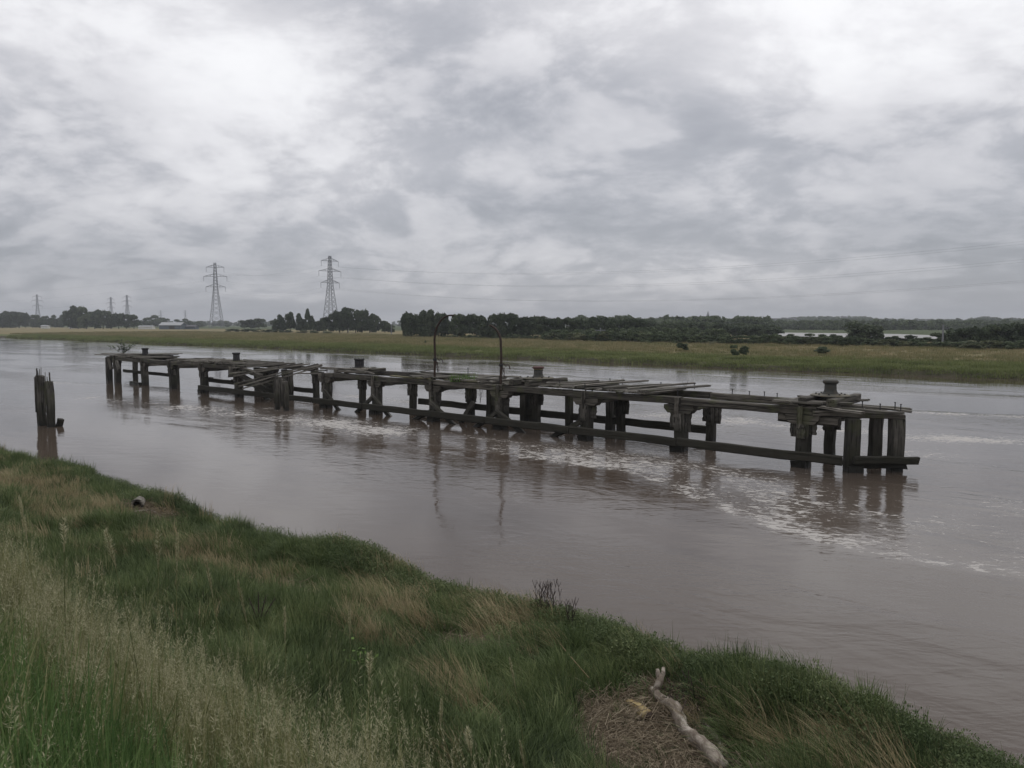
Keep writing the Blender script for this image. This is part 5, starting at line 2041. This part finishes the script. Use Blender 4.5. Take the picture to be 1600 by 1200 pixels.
# ------------------------------------------------------------------ pylons
def pylon_parts(detail=True):
    """unit: metres, 50 m tall."""
    parts = []
    H_ = 50.0

    def hw(z):
        return np.interp(z, [0, 18, 30, 50], [4.6, 2.6, 1.45, .65])
    body = MB()
    lw, bw = (.28, .14) if detail else (.42, .2)
    zs = [0, 5, 9.5, 13.5, 17, 20, 23, 25.6, 28, 30.4, 32.8, 35.2, 37.6, 40, 42.5, 45, 47.5, 50]
    for a, b_ in zip(zs[:-1], zs[1:]):
        ha, hb = hw(a), hw(b_)
        cs = [(-1, -1), (1, -1), (1, 1), (-1, 1)]
        for k in range(4):
            c0, c1 = cs[k], cs[(k + 1) % 4]
            body.bar((c0[0] * ha, c0[1] * ha, a), (c0[0] * hb, c0[1] * hb, b_), lw)
            body.bar((c0[0] * ha, c0[1] * ha, a), (c1[0] * hb, c1[1] * hb, b_), bw)
            body.bar((c1[0] * ha, c1[1] * ha, a), (c0[0] * hb, c0[1] * hb, b_), bw)
    parts.append(('lattice_tower', body))
    for z, w_ in ((46.5, 6.6), (39.5, 8.6), (31.5, 7.2)):
        arm = MB()
        h_ = hw(z)
        for s_ in (-1, 1):
            tip = (s_ * w_, 0, z)
            for y_ in (-1, 1):
                arm.bar((s_ * h_, y_ * h_, z), tip, .20)
                arm.bar((s_ * h_, y_ * h_, z + 1.9), tip, .20)
                for f in (.35, .7):
                    arm.bar((s_ * (h_ + (w_ - h_) * f), y_ * h_ * (1 - f), z), (s_ * (h_ + (w_ - h_) * f), y_ * h_ * (1 - f), z + 1.9 * (1 - f)), .14)
        parts.append(('crossarm', arm))
        for s_ in (-1, 1):
            ins = MB()
            ins.bar((s_ * w_, 0, z), (s_ * w_, 0, z - 3.6), .24, n=6)
            parts.append(('insulator', ins))
    return [(n_, mb.mesh(n_, M['steel'])) for n_, mb in parts]


PYL = pylon_parts(True)
PYL2 = pylon_parts(False)


def pylon(px, D, rz, label, hscale=1.0, z0=1.2, parts=None):
    p_ = bearing(px, D)
    e = empty('pylon', (p_.x, p_.y, z0), rz)
    tag(e, label, 'pylon', 'electricity pylons on the far plain')
    e.scale = (hscale,) * 3
    for n_, me in (parts or PYL):
        obj(n_, me, None, e)
    return e


pyA = pylon(340, 590, 0.12, 'large lattice pylon left of the tree gap, nearest the barn', .99)
pyB = pylon(518, 548, 0.75, 'large lattice pylon rising behind the trees, right of its twin', 1.02)
pylon(62, 1250, .3, 'small pylon above the thin tree row at far left', 1.0, parts=PYL2)
pylon(176.5, 1350, 1.1, 'left one of two small pylons above the dark clump', .98, parts=PYL2)
pylon(201.5, 1300, 1.0, 'right one of two small pylons above the dark clump', 1.02, parts=PYL2)
pylon(253.5, 2300, .8, 'tiny faint pylon between the small pair and the barn', .85, parts=PYL2)
pylon(291.5, 1900, .8, 'tiny pylon above the barn roof', .72, parts=PYL2)


def cable(a, b_, sag, label, group, rad=.021):
    mb = MB()
    pts = []
    n_ = 40
    for i in range(n_ + 1):
        f = i / n_
        p_ = a.lerp(b_, f)
        p_.z -= sag * 4 * f * (1 - f)
        pts.append(p_)
    mb.tube(pts, rad, 4)
    o_ = mb.build('power_cable', M['cable'])
    tag(o_, label, 'power cable', group)


def arm_pts(px, D, rz, sc):
    p_ = bearing(px, D)
    out = []
    for z, w_ in ((46.5, 6.6), (39.5, 8.6), (31.5, 7.2)):
        for s_ in (-1, 1):
            out.append(Vector((p_.x + math.cos(rz) * s_ * w_ * sc, p_.y + math.sin(rz) * s_ * w_ * sc, 1.2 + (z - 3.6) * sc)))
    return out


A1 = arm_pts(518, 548, .75, 1.02)
A0 = arm_pts(340, 590, .12, .99)
far_r = bearing(2500, 250)
B1 = []
for z, w_ in ((56, 6.6), (48, 8.6), (39, 7.2)):
    for s_ in (-1, 1):
        B1.append(Vector((far_r.x + .5 * s_ * w_, far_r.y + .85 * s_ * w_, z)))
NMS = ['upper', 'upper', 'middle', 'middle', 'lower', 'lower']
for i in range(6):
    cable(A1[i], B1[i], 17, '%s cable, %s strand, sweeping right from the second big pylon' % (NMS[i], ('near', 'far')[i % 2]), 'power cables right of the pylons')
for i in range(6):
    cable(A0[i], A1[i], 4.5, '%s cable, %s strand, between the two big pylons' % (NMS[i], ('left', 'right')[i % 2]), 'power cables between the pylons', .018)
far_l = bearing(-500, 800)
for i in (0, 2, 4):
    cable(A0[i], Vector((far_l.x, far_l.y, A0[i].z)), 16, '%s cable running left from the first big pylon' % NMS[i], 'power cables left of the pylons', .018)


def utility_pole(px, top, base, label, z0=1.25, arm=True):
    D = (CAM_H - z0) * F / (base - HORIZON)
    h = CAM_H + (HORIZON - top) * D / F - z0
    p_ = bearing(px, D)
    e = empty('utility_pole', (p_.x, p_.y, z0))
    tag(e, label, 'pole', 'thin wooden poles at the back of the far field')
    mb = MB()
    mb.tube([(0, 0, -.3), (0, 0, h)], [.16, .11], 7)
    mb.build('post', M['steel'], e)
    if arm:
        mb = MB()
        mb.bar((-1, 0, h - .5), (1, 0, h - .5), .16)
        mb.build('crossarm', M['steel'], e)


utility_pole(545, 500, 518.5, 'thin pole in front of the trees right of the second big pylon', arm=False)
utility_pole(612, 508, 523, 'short thin pole in the gap between the tree groups', arm=False)
utility_pole(938, 512, 533, 'thin pole with a crossarm in the scrub near the middle')
utility_pole(1472, 507, 541, 'thin grey pole before the scrub at right', arm=False)


# ------------------------------------------------------------------ buildings
def house(px, D, L, Wd, h, roof_h, wall, roof, label, cat, rz=0.0, z0=1.2, name='house', windows=0, door=False):
    p_ = bearing(px, D)
    e = empty(name, (p_.x, p_.y, z0), rz)
    tag(e, label, cat)
    mb = MB()
    mb.box((0, 0, h / 2), (L, Wd, h))
    # gable triangles
    mb.add([(-L / 2 + .01, -Wd / 2, h), (-L / 2 + .01, Wd / 2, h), (-L / 2 + .01, 0, h + roof_h * .97)], [(0, 1, 2)])
    mb.add([(L / 2 - .01, -Wd / 2, h), (L / 2 - .01, Wd / 2, h), (L / 2 - .01, 0, h + roof_h * .97)], [(0, 1, 2)])
    mb.build('wall', wall, e)
    for s_ in (-1, 1):
        mb = MB()
        ov = .3
        y0, y1 = s_ * (Wd / 2 + ov), 0
        z0_, z1_ = h - ov * roof_h / (Wd / 2), h + roof_h
        vs = [(-L / 2 - ov, y0, z0_ + .03), (L / 2 + ov, y0, z0_ + .03), (L / 2 + ov, y1, z1_ + .03), (-L / 2 - ov, y1, z1_ + .03)]
        vs += [(x_, y_, z_ + .15) for x_, y_, z_ in vs]
        mb.add(vs, [(3, 2, 1, 0), (4, 5, 6, 7), (0, 1, 5, 4), (1, 2, 6, 5), (2, 3, 7, 6), (3, 0, 4, 7)])
        mb.build('roof', roof, e)
    for k in range(windows):
        mb = MB()
        mb.box((-L / 2 + L * (k + .5) / windows, -Wd / 2 - .02, h * .55), (1.0, .08, 1.1))
        mb.build('window', M['brick'], e)
    if door:
        mb = MB()
        mb.box((L * .1, -Wd / 2 - .03, h * .4), (L * .25, .1, h * .8))
        mb.build('door', M['brick'], e)
    return e


house(272, 455, 12.5, 9, 2.4, 1.6, M['shed_wall'], M['shed_roof'], 'low barn with pale grey roof at the back of the left field', 'barn', name='barn', door=True)
house(300, 460, 7, 6, 1.6, .7, M['shed_wall'], M['roof'], 'small dark shed attached right of the pale roofed barn', 'shed', name='shed')
house(231, 470, 8.5, 4, 1.5, .5, M['white'], M['shed_roof'], 'low whitish hut left of the barn behind the field', 'hut', name='hut')
house(73, 520, 4.5, 3, 1.6, .5, M['white'], M['shed_roof'], 'tiny white hut by the leftmost pylon', 'hut', name='hut')
house(114, 520, 2.5, 3, 1.3, .4, M['white'], M['shed_roof'], 'tiny white caravan in front of the big dark clump', 'caravan', name='caravan')
hb = empty('brick_hut', (*bearing(777, 186).xy, 1.2))
tag(hb, 'dark flat topped hut with two pale posts in front of the tree row', 'hut')
mb = MB()
mb.box((0, 0, .95), (6.4, 3, 1.9))
mb.build('wall', M['brick'], hb)
mb = MB()
mb.box((.4, 0, 1.97), (7.9, 3.3, .10))
mb.build('roof', M['roof'], hb)
for xx in (3.5, 4.3):
    mb = MB()
    mb.box((xx, -1.2, .95), (.32, .25, 1.9))
    mb.build('post', M['shed_roof'], hb)
# church on the skyline
p_ = bearing(1105, 1450)
zc = float(hill_z(np.array(1105.), np.array(1450.)))
e = empty('church', (p_.x, p_.y, zc + 4))
tag(e, 'tiny church with pointed spire on the skyline', 'church')
mb = MB()
mb.box((-9, 0, 0), (14, 8, 9))
mb.build('nave', M['shed_roof'], e)
mb = MB()
mb.box((0, 0, 2), (4.4, 4.4, 14))
mb.build('tower', M['brick'], e)
mb = MB()
mb.lathe([(3.1, 9), (.2, 18)], 8)
mb.build('spire', M['roof'], e)
HR = random.Random(77)
for k, (px, D, lab) in enumerate(((1183, 900, 'leftmost pale house at the foot of the hills'), (1196, 950, 'low pale house second from left under the hills'), (1212, 930, 'pale house in the middle of the hillside hamlet'),
                                  (1226, 920, 'pale house beside the end of the hillside hamlet'), (1236, 940, 'rightmost pale house of the hillside hamlet'), (1316, 1150, 'single pale house high on the wooded hill'),
                                  (1098, 1250, 'white house below the church on the skyline'), (1540, 1200, 'faint pale house on the hill at right'), (1447, 1300, 'faint pale house on the crest right of the domed tree'))):
    zz_ = float(max(hill_z(np.array(float(px)), np.array(float(D))), 1.2))
    house(px, D, HR.uniform(9, 13), 7, 4.5, 3, M['white'], M['roof'], lab, 'house', rz=HR.uniform(-.5, .5), z0=zz_ + 1.5, windows=3)


# ------------------------------------------------------------------ tell the trees of a row apart by their order
UNITS = ['', 'first', 'second', 'third', 'fourth', 'fifth', 'sixth', 'seventh', 'eighth', 'ninth', 'tenth', 'eleventh', 'twelfth',
         'thirteenth', 'fourteenth', 'fifteenth', 'sixteenth', 'seventeenth', 'eighteenth', 'nineteenth']
TENS = {2: ('twentieth', 'twenty'), 3: ('thirtieth', 'thirty'), 4: ('fortieth', 'forty')}


def ordinal(n):
    if n < 20:
        return UNITS[n]
    t_, u_ = divmod(n, 10)
    return TENS[t_][0] if u_ == 0 else TENS[t_][1] + '-' + UNITS[u_]


by_label = {}
for o_ in scene.objects:
    if o_.parent is None and o_.get('label') and o_.get('category') in ('tree', 'bush'):
        by_label.setdefault(o_['label'], []).append(o_)
for lab, objs in by_label.items():
    if len(objs) > 1:
        objs.sort(key=lambda q_: q_.location.x / q_.location.y)
        for i, q_ in enumerate(objs):
            q_['label'] = '%s, %s from left' % (lab, ordinal(i + 1))

# ------------------------------------------------------------------ air
mh = bpy.data.materials.new('haze_air')
mh.use_nodes = True
mh.node_tree.nodes.clear()
NH = NT(mh.node_tree)
pv = NH.node('ShaderNodeVolumePrincipled')
pv.inputs['Color'].default_value = (0.86, 0.90, 0.96, 1)
pv.inputs['Density'].default_value = 0.00030
pv.inputs['Anisotropy'].default_value = 0.0
oh = NH.node('ShaderNodeOutputMaterial')
NH.l.new(pv.outputs[0], oh.inputs['Volume'])
mb = MB()
mb.box((0, 2550, 38), (8600, 5900, 82))
hz = mb.build('haze', mh)
tag(hz, 'faint grey haze over the distant land', kind='stuff')
